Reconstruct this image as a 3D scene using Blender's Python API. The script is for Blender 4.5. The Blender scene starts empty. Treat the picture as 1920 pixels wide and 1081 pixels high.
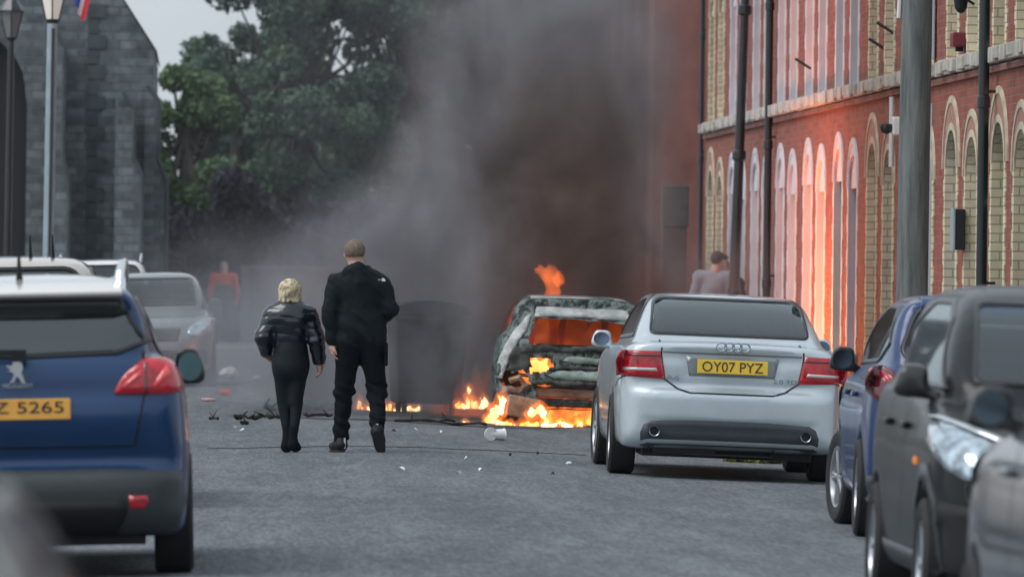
import bpy, bmesh, math, random
import numpy as np
from mathutils import Vector, Matrix
from mathutils.bvhtree import BVHTree
from mathutils.geometry import delaunay_2d_cdt
R = math.radians
random.seed(7); rng = np.random.default_rng(7)
SC = bpy.context.scene
COL = SC.collection

# ------------------------------------------------------------------ camera
F_PX, VPX, VPY, ROLL = 15000.0, 370.0, 480.0, R(0.7)
CAMZ = 1.65
cam_d = bpy.data.cameras.new('camera'); cam = bpy.data.objects.new('camera', cam_d); COL.objects.link(cam)
cam_d.sensor_width = 36.0; cam_d.lens = 36.0 * F_PX / 1920.0
cam_d.clip_start = 0.5; cam_d.clip_end = 3000
dx, dy = VPX - 960, 540.5 - VPY
ux = dx * math.cos(ROLL) - dy * math.sin(ROLL); uy = dy * math.cos(ROLL) + dx * math.sin(ROLL)
cam.matrix_world = (Matrix.Translation((0, 0, CAMZ)) @ Matrix.Rotation(-math.atan(-ux / F_PX), 4, 'Z')
                    @ Matrix.Rotation(R(90) - math.atan(uy / F_PX), 4, 'X') @ Matrix.Rotation(ROLL, 4, 'Z'))
cam_d.dof.use_dof = True; cam_d.dof.focus_distance = 68.0; cam_d.dof.aperture_fstop = 5.8
SC.camera = cam

# ------------------------------------------------------------------ world, sun, exposure
SUN_EL, SUN_AZ = R(52), R(246)       # high soft sun behind cloud, ahead and to the left
w = bpy.data.worlds.new('World'); SC.world = w; w.use_nodes = True
nt = w.node_tree; nt.nodes.clear()
wo = nt.nodes.new('ShaderNodeOutputWorld'); bg = nt.nodes.new('ShaderNodeBackground')
sk = nt.nodes.new('ShaderNodeTexSky'); sk.sky_type = 'NISHITA'; sk.sun_disc = False
sk.sun_elevation = SUN_EL; sk.sun_rotation = SUN_AZ; sk.dust_density = 4.0; sk.air_density = 1.0
hs = nt.nodes.new('ShaderNodeHueSaturation'); hs.inputs['Saturation'].default_value = 0.42
hs.inputs['Value'].default_value = 1.0
cl = nt.nodes.new('ShaderNodeTexNoise'); cl.inputs['Scale'].default_value = 3.0; cl.inputs['Detail'].default_value = 6
cr_ = nt.nodes.new('ShaderNodeValToRGB'); cr_.color_ramp.elements[0].color = (3.2, 3.75, 4.15, 1); cr_.color_ramp.elements[1].color = (4.4, 4.8, 5.1, 1)
mxw = nt.nodes.new('ShaderNodeMix'); mxw.data_type = 'RGBA'; mxw.inputs[0].default_value = .72     # cloud cover over the blue sky
nt.links.new(cl.outputs[0], cr_.inputs[0]); nt.links.new(sk.outputs[0], hs.inputs['Color']); nt.links.new(hs.outputs[0], mxw.inputs[6]); nt.links.new(cr_.outputs[0], mxw.inputs[7])
nt.links.new(mxw.outputs[2], bg.inputs[0])
bg.inputs[1].default_value = 0.108
nt.links.new(bg.outputs[0], wo.inputs[0])
sl = bpy.data.lights.new('sun', 'SUN'); so = bpy.data.objects.new('sun', sl); COL.objects.link(so)
sl.energy = 0.75; sl.angle = R(35); sl.color = (1.0, 0.98, 0.95)
sdir = Vector((math.sin(SUN_AZ) * math.cos(SUN_EL), math.cos(SUN_AZ) * math.cos(SUN_EL), math.sin(SUN_EL)))
so.rotation_euler = sdir.to_track_quat('Z', 'Y').to_euler()
SC.view_settings.view_transform = 'Standard'; SC.view_settings.look = 'None'
SC.view_settings.exposure = 0.85; SC.view_settings.gamma = 1.0
SC.render.engine = 'CYCLES'
SC.cycles.volume_step_rate = 0.22; SC.cycles.volume_max_steps = 120; SC.cycles.volume_bounces = 1
SC.cycles.max_bounces = 8; SC.cycles.transparent_max_bounces = 16
SC.cycles.use_denoising = True
SC.cycles.sample_clamp_indirect = 6.0

# ------------------------------------------------------------------ helpers: materials
MATS = {}
def mat(name, color=(.5, .5, .5), rough=.6, metal=0., coat=0., noise=0., scale=8., bump=0., bscale=40., spec=.5, emit=None, estr=0.,
        alt=None, detail=6, coords='Object', inside=None):
    if name in MATS: return MATS[name]
    m = bpy.data.materials.new(name); m.use_nodes = True; MATS[name] = m
    t = m.node_tree; b = t.nodes['Principled BSDF']
    b.inputs['Base Color'].default_value = (*color, 1); b.inputs['Roughness'].default_value = rough
    b.inputs['Metallic'].default_value = metal; b.inputs['Coat Weight'].default_value = coat
    b.inputs['Coat Roughness'].default_value = .06; b.inputs['Specular IOR Level'].default_value = spec
    tc = t.nodes.new('ShaderNodeTexCoord')
    if noise or alt:
        n = t.nodes.new('ShaderNodeTexNoise'); n.inputs['Scale'].default_value = scale; n.inputs['Detail'].default_value = detail
        n.inputs['Roughness'].default_value = .62
        t.links.new(tc.outputs[coords], n.inputs['Vector'])
        r = t.nodes.new('ShaderNodeValToRGB'); t.links.new(n.outputs[0], r.inputs[0])
        c2 = alt if alt else tuple(min(1, c * (1 + noise)) for c in color)
        c1 = color if alt else tuple(c * (1 - noise) for c in color)
        r.color_ramp.elements[0].color = (*c1, 1); r.color_ramp.elements[1].color = (*c2, 1)
        r.color_ramp.elements[0].position = .36; r.color_ramp.elements[1].position = .64
        src = r.outputs[0]
        if inside:
            g = t.nodes.new('ShaderNodeNewGeometry'); mx = t.nodes.new('ShaderNodeMix'); mx.data_type = 'RGBA'
            t.links.new(g.outputs['Backfacing'], mx.inputs[0]); t.links.new(src, mx.inputs[6]); mx.inputs[7].default_value = (*inside, 1)
            src = mx.outputs[2]
        t.links.new(src, b.inputs['Base Color'])
    if bump:
        n2 = t.nodes.new('ShaderNodeTexNoise'); n2.inputs['Scale'].default_value = bscale; n2.inputs['Detail'].default_value = 5
        t.links.new(tc.outputs[coords], n2.inputs['Vector'])
        bp = t.nodes.new('ShaderNodeBump'); bp.inputs['Strength'].default_value = bump; bp.inputs['Distance'].default_value = .02
        t.links.new(n2.outputs[0], bp.inputs['Height']); t.links.new(bp.outputs[0], b.inputs['Normal'])
    if emit:
        b.inputs['Emission Color'].default_value = (*emit, 1); b.inputs['Emission Strength'].default_value = estr
    return m

def paint(name, color, metal=.55, rough=.32, coat=.9):
    return mat(name, color, rough=rough, metal=metal, coat=coat, noise=.05, scale=3, inside=(.03, .03, .03))

def glassmat(name, tint=(.5, .6, .62), ior=1.9):
    if name in MATS: return MATS[name]
    m = bpy.data.materials.new(name); m.use_nodes = True; MATS[name] = m
    t = m.node_tree; t.nodes.clear()
    o = t.nodes.new('ShaderNodeOutputMaterial'); mx = t.nodes.new('ShaderNodeMixShader')
    tr = t.nodes.new('ShaderNodeBsdfTransparent'); tr.inputs[0].default_value = (*tint, 1)
    gl = t.nodes.new('ShaderNodeBsdfGlossy'); gl.inputs['Roughness'].default_value = .04; gl.inputs[0].default_value = (.9, .97, 1, 1)
    fr = t.nodes.new('ShaderNodeFresnel'); fr.inputs[0].default_value = ior
    t.links.new(fr.outputs[0], mx.inputs[0]); t.links.new(tr.outputs[0], mx.inputs[1]); t.links.new(gl.outputs[0], mx.inputs[2])
    t.links.new(mx.outputs[0], o.inputs[0]); return m

def brickmat(name, c1, c2, mortar, bw=.225, bh=.075, ms=.009, stain=.25, rough=.85):
    if name in MATS: return MATS[name]
    m = bpy.data.materials.new(name); m.use_nodes = True; MATS[name] = m
    t = m.node_tree; b = t.nodes['Principled BSDF']; b.inputs['Roughness'].default_value = rough
    tc = t.nodes.new('ShaderNodeTexCoord'); sp = t.nodes.new('ShaderNodeSeparateXYZ'); cb = t.nodes.new('ShaderNodeCombineXYZ')
    ad = t.nodes.new('ShaderNodeMath'); ad.operation = 'ADD'
    t.links.new(tc.outputs['Object'], sp.inputs[0]); t.links.new(sp.outputs[0], ad.inputs[0]); t.links.new(sp.outputs[1], ad.inputs[1])
    t.links.new(ad.outputs[0], cb.inputs[0]); t.links.new(sp.outputs[2], cb.inputs[1])
    br = t.nodes.new('ShaderNodeTexBrick'); br.inputs['Scale'].default_value = 1; br.inputs['Brick Width'].default_value = bw
    br.inputs['Row Height'].default_value = bh; br.inputs['Mortar Size'].default_value = ms; br.inputs['Mortar Smooth'].default_value = .3
    br.inputs['Color1'].default_value = (*c1, 1); br.inputs['Color2'].default_value = (*c2, 1); br.inputs['Mortar'].default_value = (*mortar, 1)
    t.links.new(cb.outputs[0], br.inputs['Vector'])
    n = t.nodes.new('ShaderNodeTexNoise'); n.inputs['Scale'].default_value = 2.2; n.inputs['Detail'].default_value = 8
    n.inputs['Roughness'].default_value = .7
    t.links.new(tc.outputs['Object'], n.inputs['Vector'])
    mr = t.nodes.new('ShaderNodeMapRange'); mr.inputs[1].default_value = .3; mr.inputs[2].default_value = .7
    mr.inputs[3].default_value = 1 - stain; mr.inputs[4].default_value = 1 + stain
    t.links.new(n.outputs[0], mr.inputs[0])
    mx = t.nodes.new('ShaderNodeMix'); mx.data_type = 'RGBA'; mx.blend_type = 'MULTIPLY'; mx.inputs[0].default_value = 1
    t.links.new(br.outputs[0], mx.inputs[6]); t.links.new(mr.outputs[0], mx.inputs[7]); t.links.new(mx.outputs[2], b.inputs['Base Color'])
    bp = t.nodes.new('ShaderNodeBump'); bp.inputs['Strength'].default_value = .5; bp.inputs['Distance'].default_value = .01; bp.invert = True
    t.links.new(br.outputs['Fac'], bp.inputs['Height']); t.links.new(bp.outputs[0], b.inputs['Normal'])
    return m

# ------------------------------------------------------------------ helpers: meshes
def obj(name, verts, faces, m, parent=None, smooth=False):
    me = bpy.data.meshes.new(name)
    if isinstance(verts, np.ndarray) and isinstance(faces, np.ndarray) and len(faces):
        k = faces.shape[1]
        me.vertices.add(len(verts)); me.vertices.foreach_set('co', verts.astype(np.float32).ravel())
        me.loops.add(faces.size); me.loops.foreach_set('vertex_index', faces.astype(np.int32).ravel())
        me.polygons.add(len(faces)); me.polygons.foreach_set('loop_start', np.arange(0, faces.size, k, dtype=np.int32))
        me.polygons.foreach_set('loop_total', np.full(len(faces), k, dtype=np.int32))
        me.update(calc_edges=True)
    else:
        me.from_pydata([tuple(v) for v in verts], [], [tuple(f) for f in faces]); me.update()
    if smooth: me.polygons.foreach_set('use_smooth', [True] * len(me.polygons))
    if m: me.materials.append(m)
    o = bpy.data.objects.new(name, me); COL.objects.link(o)
    if parent: o.parent = parent
    return o

def tag(o, label=None, cat=None, group=None, kind=None):
    if label: o['label'] = label
    if cat: o['category'] = cat
    if group: o['group'] = group
    if kind: o['kind'] = kind
    return o

def thing(name, label, cat, loc=(0, 0, 0), rot=(0, 0, 0), group=None):
    o = bpy.data.objects.new(name, None); COL.objects.link(o); o.empty_display_size = .2
    o.location = loc; o.rotation_euler = rot; return tag(o, label, cat, group)

class MB:
    def __init__(s): s.v = []; s.f = []
    def add(s, v, f):
        n = len(s.v); s.v += [tuple(p) for p in v]; s.f += [tuple(i + n for i in q) for q in f]; return s
    def box(s, c, d, rot=None):
        hx, hy, hz = d[0] / 2, d[1] / 2, d[2] / 2
        vs = [Vector((x * hx, y * hy, z * hz)) for x, y, z in ((-1,-1,-1),(1,-1,-1),(1,1,-1),(-1,1,-1),(-1,-1,1),(1,-1,1),(1,1,1),(-1,1,1))]
        if rot is not None: vs = [rot @ p for p in vs]
        vs = [p + Vector(c) for p in vs]
        return s.add(vs, [(0,3,2,1),(4,5,6,7),(0,1,5,4),(1,2,6,5),(2,3,7,6),(3,0,4,7)])
    def tube(s, pts, rad, n=10, cap=True):
        pts = [Vector(p) for p in pts]
        if not hasattr(rad, '__len__'): rad = [rad] * len(pts)
        vs, fs = [], []
        up = None
        for i, p in enumerate(pts):
            d = (pts[min(i + 1, len(pts) - 1)] - pts[max(i - 1, 0)]).normalized()
            if up is None: up = Vector((0, 0, 1)) if abs(d.z) < .9 else Vector((0, 1, 0))
            a = d.cross(up).normalized(); b = a.cross(d).normalized(); up = b
            for k in range(n):
                t = 2 * math.pi * k / n; vs.append(p + (a * math.cos(t) + b * math.sin(t)) * rad[i])
        for i in range(len(pts) - 1):
            for k in range(n):
                k2 = (k + 1) % n; fs.append((i * n + k, i * n + k2, (i + 1) * n + k2, (i + 1) * n + k))
        if cap: fs.append(tuple(range(n - 1, -1, -1))); fs.append(tuple((len(pts) - 1) * n + k for k in range(n)))
        return s.add(vs, fs)
    def lathe(s, prof, n=24, axis='z', c=(0, 0, 0)):
        vs, fs = [], []
        for r, h in prof:
            for k in range(n):
                t = 2 * math.pi * k / n; x, y = r * math.cos(t), r * math.sin(t)
                p = {'z': (x, y, h), 'x': (h, x, y), 'y': (y, h, x)}[axis]
                vs.append((p[0] + c[0], p[1] + c[1], p[2] + c[2]))
        for i in range(len(prof) - 1):
            for k in range(n):
                k2 = (k + 1) % n; fs.append((i * n + k, i * n + k2, (i + 1) * n + k2, (i + 1) * n + k))
        return s.add(vs, fs)
    def prism(s, poly, z0, z1, plane='xz'):
        # polygon in plane, extruded along remaining axis from z0 to z1
        def P(a, b, c): return {'xz': (a, c, b), 'yz': (c, a, b), 'xy': (a, b, c)}[plane]
        n = len(poly); vs = [P(a, b, z0) for a, b in poly] + [P(a, b, z1) for a, b in poly]
        fs = [tuple(range(n)), tuple(range(2 * n - 1, n - 1, -1))] + [(i, i + n, (i + 1) % n + n, (i + 1) % n) for i in range(n)]
        return s.add(vs, fs)
    def build(s, name, m, parent=None, smooth=False, bevel=0., recalc=True):
        o = obj(name, s.v, s.f, m, parent)
        bm = bmesh.new(); bm.from_mesh(o.data)
        if recalc: bmesh.ops.recalc_face_normals(bm, faces=bm.faces)
        if bevel:
            es = [e for e in bm.edges if len(e.link_faces) == 2 and e.calc_face_angle(0) > .6]
            bmesh.ops.bevel(bm, geom=es, offset=bevel, segments=2, affect='EDGES', profile=.5, clamp_overlap=True)
        if smooth:
            for f in bm.faces: f.smooth = True
            for e in bm.edges:
                if len(e.link_faces) == 2 and e.calc_face_angle(0) > .7: e.smooth = False
        bm.to_mesh(o.data); bm.free(); return o

def chaikin(p, n=2, closed=True):
    p = [tuple(q) for q in p]
    for _ in range(n):
        q = []
        L = len(p)
        for i in range(L if closed else L - 1):
            a, b = p[i], p[(i + 1) % L]
            q += [(a[0] * .75 + b[0] * .25, a[1] * .75 + b[1] * .25), (a[0] * .25 + b[0] * .75, a[1] * .25 + b[1] * .75)]
        if not closed: q = [p[0]] + q + [p[-1]]
        p = q
    return p

def sdf_poly(poly, X, Z):
    P = np.array(poly); d = np.full(X.shape, 1e9); ins = np.zeros(X.shape, bool)
    n = len(P)
    for i in range(n):
        ax, az = P[i]; bx, bz = P[(i + 1) % n]
        ex, ez = bx - ax, bz - az; l = ex * ex + ez * ez + 1e-12
        t = np.clip(((X - ax) * ex + (Z - az) * ez) / l, 0, 1)
        d = np.minimum(d, (X - ax - t * ex) ** 2 + (Z - az - t * ez) ** 2)
        c = ((az > Z) != (bz > Z)) & (X < ex * (Z - az) / (ez + 1e-12 * (1 if ez >= 0 else -1)) + ax)
        ins ^= c
    d = np.sqrt(d); return np.where(ins, -d, d)
def smax(a, b, k):
    h = np.maximum(k - np.abs(a - b), 0) / k; return np.maximum(a, b) + h * h * k * .25
def smin(a, b, k): return -smax(-a, -b, k)

def surface_nets(F, org, h):
    s = F < 0; nx, ny, nz = F.shape
    c = np.zeros((nx - 1, ny - 1, nz - 1), np.int8)
    for a in (0, 1):
        for b in (0, 1):
            for d in (0, 1): c += s[a:nx - 1 + a, b:ny - 1 + b, d:nz - 1 + d]
    act = (c > 0) & (c < 8); I = np.argwhere(act); idx = np.full(act.shape, -1, np.int64); idx[act] = np.arange(len(I))
    pos = np.zeros((len(I), 3)); cnt = np.zeros(len(I))
    cor = [(a, b, d) for a in (0, 1) for b in (0, 1) for d in (0, 1)]
    val = {q: F[I[:, 0] + q[0], I[:, 1] + q[1], I[:, 2] + q[2]] for q in cor}
    for q in cor:
        for ax in range(3):
            if q[ax] == 0:
                r = list(q); r[ax] = 1; r = tuple(r); f0, f1 = val[q], val[r]
                m = (f0 < 0) != (f1 < 0); t = np.where(m, f0 / (f0 - f1 + 1e-20), 0)
                p = np.array(q, float)[None, :].repeat(len(I), 0); p[:, ax] += t
                pos[m] += p[m]; cnt[m] += 1
    V = (I + pos / cnt[:, None]) * h + np.array(org)
    Fs = []
    for ax in range(3):
        A = [slice(None)] * 3; B = [slice(None)] * 3; A[ax] = slice(0, -1); B[ax] = slice(1, None)
        s0, s1 = s[tuple(A)], s[tuple(B)]; E = np.argwhere(s0 != s1)
        o1, o2 = [(1, 2), (2, 0), (0, 1)][ax]
        E = E[(E[:, o1] > 0) & (E[:, o2] > 0) & (E[:, o1] < F.shape[o1] - 1) & (E[:, o2] < F.shape[o2] - 1)]
        ins = s0[E[:, 0], E[:, 1], E[:, 2]]
        def g(a, b):
            Q = E.copy(); Q[:, o1] += a; Q[:, o2] += b; return idx[Q[:, 0], Q[:, 1], Q[:, 2]]
        q = np.stack([g(-1, -1), g(0, -1), g(0, 0), g(-1, 0)], 1)
        q[~ins] = q[~ins][:, ::-1]; Fs.append(q)
    return V, np.concatenate(Fs)

def roundp(poly, r=.04, n=4):
    out = []; L = len(poly)
    for i in range(L):
        p0, p, p1 = Vector(poly[i - 1]), Vector(poly[i]), Vector(poly[(i + 1) % L])
        a = (p0 - p); b = (p1 - p); ra = min(r, a.length * .45); rb = min(r, b.length * .45); A = p + a.normalized() * ra; B = p + b.normalized() * rb
        for t in np.linspace(0, 1, n): out.append(tuple(A * (1 - t) ** 2 + p * 2 * t * (1 - t) + B * t * t))
    return out

class Field:
    """signed-distance modelling of soft shapes (bodies, cloth, flames)"""
    def __init__(s, lo, hi, h):
        s.lo, s.h = np.array(lo, float), h
        n = np.ceil((np.array(hi) - s.lo) / h).astype(int) + 1
        s.X, s.Y, s.Z = np.meshgrid(*[s.lo[i] + np.arange(n[i]) * h for i in range(3)], indexing='ij')
        s.F = np.full(s.X.shape, 1e3)
    def cap(s, a, b, ra, rb=None, k=.02, fy=1., sub=False):
        rb = ra if rb is None else rb; a = np.array(a, float); b = np.array(b, float)
        sc = np.array([1, fy, 1]); ab = (b - a) * sc; l = (ab ** 2).sum() + 1e-9
        px, py, pz = s.X - a[0], (s.Y - a[1]) * fy, s.Z - a[2]
        t = np.clip((px * ab[0] + py * ab[1] + pz * ab[2]) / l, 0, 1)
        d = np.sqrt((px - t * ab[0]) ** 2 + (py - t * ab[1]) ** 2 + (pz - t * ab[2]) ** 2) - (ra + (rb - ra) * t)
        s.F = smax(s.F, -d, k) if sub else smin(s.F, d, k); return s
    def ell(s, c, r, k=.02, sub=False):
        q = np.sqrt(((s.X - c[0]) / r[0]) ** 2 + ((s.Y - c[1]) / r[1]) ** 2 + ((s.Z - c[2]) / r[2]) ** 2)
        d = (q - 1) * min(r); s.F = smax(s.F, -d, k) if sub else smin(s.F, d, k); return s
    def sup(s, c, r, k=.02):
        q = (np.abs((s.X - c[0]) / r[0]) ** 3.6 + np.abs((s.Y - c[1]) / r[1]) ** 2.4 + np.abs((s.Z - c[2]) / r[2]) ** 3.6) ** (1 / 3.)
        s.F = smin(s.F, (q - 1) * min(r), k); return s
    def cut(s, n, d, k=.005):   # keep n.p < d
        s.F = smax(s.F, s.X * n[0] + s.Y * n[1] + s.Z * n[2] - d, k); return s
    def noise(s, amp, f=9., seed=0):
        r = np.random.default_rng(seed); N = 0
        for i in range(5):
            kx = r.normal(size=3) * f * (1 + i * .5); N = N + np.sin(s.X * kx[0] + s.Y * kx[1] + s.Z * kx[2] + r.uniform(0, 6.3)) / (1 + i * .6)
        s.F = s.F + amp * N / 2.2; return s
    def mesh(s): return surface_nets(s.F, s.lo, s.h)
    def build(s, name, m, parent=None):
        V, Fc = s.mesh(); return obj(name, V, Fc, m, parent, smooth=True)

def noise3(seed, f, X, Y, Z):
    r = np.random.default_rng(seed); N = 0
    for i in range(6):
        k = r.normal(size=3) * f * (1 + i * .4); N = N + np.sin(X * k[0] + Y * k[1] + Z * k[2] + r.uniform(0, 6.3)) / (1 + i * .5)
    return N / 2.4

def text_mb(txt, size, width=None, thick=.002):
    """a text as mesh data centred on the origin in XY"""
    c = bpy.data.curves.new('letters', 'FONT'); c.body = txt; c.size = size; c.extrude = thick / 2; c.align_x = 'CENTER'; c.align_y = 'CENTER'
    o = bpy.data.objects.new('letters', c); COL.objects.link(o); bpy.context.view_layer.update()
    me = bpy.data.meshes.new_from_object(o.evaluated_get(bpy.context.evaluated_depsgraph_get()))
    bpy.data.objects.remove(o); bpy.data.curves.remove(c)
    V = np.array([v.co[:] for v in me.vertices]); fs = [tuple(p.vertices) for p in me.polygons]
    bpy.data.meshes.remove(me)
    if width: V[:, 0] *= width / (V[:, 0].max() - V[:, 0].min())
    V[:, 0] -= (V[:, 0].max() + V[:, 0].min()) / 2; V[:, 1] -= (V[:, 1].max() + V[:, 1].min()) / 2
    return V, fs

def X_at(px, s): return (px - VPX) / s
def road_z(x): return -.03 * abs(x - 1.65)

# ------------------------------------------------------------------ base materials
M_asph = mat('asphalt', (.098, .104, .112), rough=.92)
def asphalt_nodes(m, a, b, c):
    t = m.node_tree; bs = t.nodes['Principled BSDF']; tc = t.nodes.new('ShaderNodeTexCoord')
    def nz(scale, det, stretch=(1, 1, 1)):
        mp = t.nodes.new('ShaderNodeMapping'); mp.inputs['Scale'].default_value = stretch
        n = t.nodes.new('ShaderNodeTexNoise'); n.inputs['Scale'].default_value = scale; n.inputs['Detail'].default_value = det
        n.inputs['Roughness'].default_value = .7
        t.links.new(tc.outputs['Object'], mp.inputs[0]); t.links.new(mp.outputs[0], n.inputs['Vector']); return n
    n1 = nz(38, 4, (1, .07, 1)); n2 = nz(.9, 8, (1, .16, 1)); n3 = nz(9, 6, (1, .09, 1))
    r = t.nodes.new('ShaderNodeValToRGB'); e = r.color_ramp
    e.elements[0].position = .38; e.elements[0].color = (*a, 1); e.elements[1].position = .64; e.elements[1].color = (*c, 1)
    el = e.elements.new(.5); el.color = (*b, 1)
    m1 = t.nodes.new('ShaderNodeMath'); m1.operation = 'MULTIPLY_ADD'; m1.inputs[1].default_value = .45
    m2 = t.nodes.new('ShaderNodeMath'); m2.operation = 'MULTIPLY_ADD'; m2.inputs[1].default_value = .36
    m3 = t.nodes.new('ShaderNodeMath'); m3.operation = 'MULTIPLY'; m3.inputs[1].default_value = .25
    t.links.new(n3.outputs[0], m3.inputs[0]); t.links.new(n2.outputs[0], m2.inputs[0]); t.links.new(m3.outputs[0], m2.inputs[2])
    t.links.new(n1.outputs[0], m1.inputs[0]); t.links.new(m2.outputs[0], m1.inputs[2]); t.links.new(m1.outputs[0], r.inputs[0])
    t.links.new(r.outputs[0], bs.inputs['Base Color'])
    bp = t.nodes.new('ShaderNodeBump'); bp.inputs['Strength'].default_value = .6; bp.inputs['Distance'].default_value = .012
    t.links.new(n1.outputs[0], bp.inputs['Height']); t.links.new(bp.outputs[0], bs.inputs['Normal'])
asphalt_nodes(M_asph, (.038, .045, .053), (.080, .092, .105), (.165, .185, .20))
M_pave = mat('paving', (.16, .165, .165), rough=.9); asphalt_nodes(M_pave, (.12, .125, .125), (.2, .205, .2), (.3, .3, .29))
M_kerb = mat('kerb stone', (.22, .22, .21), rough=.9, noise=.25, scale=3)
M_soil = mat('soil', (.05, .055, .045), rough=1, noise=.3, scale=2)
M_black = mat('black plastic', (.010, .011, .012), rough=.55, spec=.3)
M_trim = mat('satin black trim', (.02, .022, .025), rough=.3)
M_clad = mat('grey cladding plastic', (.03, .036, .042), rough=.45, noise=.1, scale=20)
M_rub = mat('tyre rubber', (.014, .014, .015), rough=.75, noise=.2, scale=30)
M_alloy = mat('alloy', (.45, .47, .5), rough=.3, metal=.85)
M_chrome = mat('chrome', (.75, .78, .8), rough=.12, metal=1)
M_dark = mat('cabin lining', (.02, .02, .022), rough=.8)
M_seat = mat('seat cloth', (.035, .038, .045), rough=.9, noise=.1)
M_red = mat('red lens', (.36, .008, .018), rough=.12, coat=.7, noise=.45, scale=11, emit=(.5, .01, .02), estr=.05)
M_redd = mat('dark red lens', (.12, .004, .008), rough=.12, coat=1, noise=.3, scale=9)
M_lensw = mat('clear lens', (.55, .5, .5), rough=.15, coat=1)
M_plate = mat('yellow plate', (.72, .47, .035), rough=.35, noise=.06)
M_plateo = mat('orange yellow plate', (.72, .36, .06), rough=.35, noise=.06)
M_ink = mat('plate lettering', (.01, .01, .012), rough=.4)
M_glass = glassmat('car glass', (.80, .88, .91), 1.7)
M_val = mat('valance plastic', (.04, .048, .057), rough=.45, noise=.1)
M_glassr = glassmat('heated rear glass', (.86, .92, .95), 2.15)
M_glassr2 = glassmat('tinted rear glass', (.34, .50, .53), 2.1)
M_glassd = glassmat('privacy glass', (.2, .26, .3), 1.9)
M_amber = mat('amber lens', (.8, .2, .02), rough=.2, coat=1, emit=(1, .3, .03), estr=.25)
M_chrome2 = mat('dim lamp', (.12, .14, .16), rough=.2, metal=.6)
M_head = mat('headlamp glass', (.45, .55, .62), rough=.1, metal=.6, coat=1, noise=.5, scale=14)

# ------------------------------------------------------------------ setting: ground, road, pavements
g = MB(); g.add([(-900, -60, -.6), (900, -60, -.6), (900, 2400, -.6), (-900, 2400, -.6)], [(0, 1, 2, 3)])
tag(g.build('ground', M_soil), kind='structure')
KL, KR, XF = -2.05, 5.75, 7.5
def strip(name, xs, zs, y0, y1, m, dy=4):
    n = int((y1 - y0) / dy); V = []; Fc = []
    for j in range(n + 1):
        y = y0 + (y1 - y0) * j / n
        for x, z in zip(xs, zs): V.append((x, y, z))
    k = len(xs)
    for j in range(n):
        for i in range(k - 1): Fc.append((j * k + i, j * k + i + 1, (j + 1) * k + i + 1, (j + 1) * k + i))
    return tag(obj(name, V, Fc, m), kind='structure')
xs = list(np.linspace(KL, KR, 25)); strip('road', xs, [road_z(x) for x in xs], -20, 141.5, M_asph)
zl, zr = road_z(KL) + .11, road_z(KR) + .11
strip('pavement_left', [-30, KL - .13, ], [zl, zl], -20, 141.5, M_pave)
strip('pavement_right', [KR + .13, 40], [zr, zr], -20, 141.5, M_pave)
strip('kerb_left', [KL - .13, KL - .13, KL - .01, KL, KL], [zl - .3, zl + .003, zl + .003, zl - .012, zl - .3], -20, 141.5, M_kerb, .9)
strip('kerb_right', [KR, KR, KR + .01, KR + .13, KR + .13], [zr - .3, zr - .012, zr + .003, zr + .003, zr - .3], -20, 141.5, M_kerb, .9)
g = MB(); g.add([(-60, 141.5, -.16), (60, 141.5, -.16), (60, 150, -.16), (-60, 150, -.16)], [(0, 1, 2, 3)]); tag(g.build('crossing_road', M_asph), kind='structure')
g = MB(); g.box((0, 155, -.2), (120, 10, .3)); tag(g.build('far_pavement', mat('far paving', (.27, .275, .27), rough=.9, noise=.15, scale=2)), kind='structure')
# dark patch joint across the road
rp = MB()
for i, (px0, px1, y) in enumerate([(392, 640, 70.6), (655, 1000, 70.4), (1000, 1096, 70.2)]):
    pts = [((X_at(px0 + (px1 - px0) * t / 10, 212)), y + .12 * math.sin(t * 1.7 + i)) for t in range(11)]
    for a, b in zip(pts[:-1], pts[1:]):
        wv = .07 + .05 * random.random()
        rp.add([(a[0], a[1] - wv, road_z(a[0]) + .004), (b[0], b[1] - wv, road_z(b[0]) + .004), (b[0], b[1] + wv, road_z(b[0]) + .004), (a[0], a[1] + wv, road_z(a[0]) + .004)], [(0, 1, 2, 3)])
tag(rp.build('road_crack', mat('crack tar', (.035, .037, .04), rough=1)), kind='structure')
# scorched patch under the fire
V = []; n = 40
for k in range(n):
    t = 2 * math.pi * k / n; r = 1 + .18 * math.sin(3 * t + 1) + .1 * math.sin(7 * t)
    V.append((3.2 + 2.5 * r * math.cos(t), 86 + 4.6 * r * math.sin(t)))
sv = [(x, y, road_z(x) + .005) for x, y in V] + [(3.2 + 1.3 * (x - 3.2) / 2.6, 86 + .5 * (y - 86), road_z(3.2 + 1.3 * (x - 3.2) / 2.6) + .006) for x, y in V]
fs = [(k, (k + 1) % n, n + (k + 1) % n, n + k) for k in range(n)] + [tuple(range(n, 2 * n))]
tag(obj('scorched_patch', sv, fs, mat('scorched asphalt', (.02, .02, .021), rough=1, alt=(.09, .09, .095), scale=3)), kind='structure')

# ------------------------------------------------------------------ cars
def mirrorx(half, close=True):
    """half outline [(x>=0,z)...] from bottom centre to top centre -> full polygon"""
    return half + [(-x, z) for x, z in reversed(half) if x > 1e-6]

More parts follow.
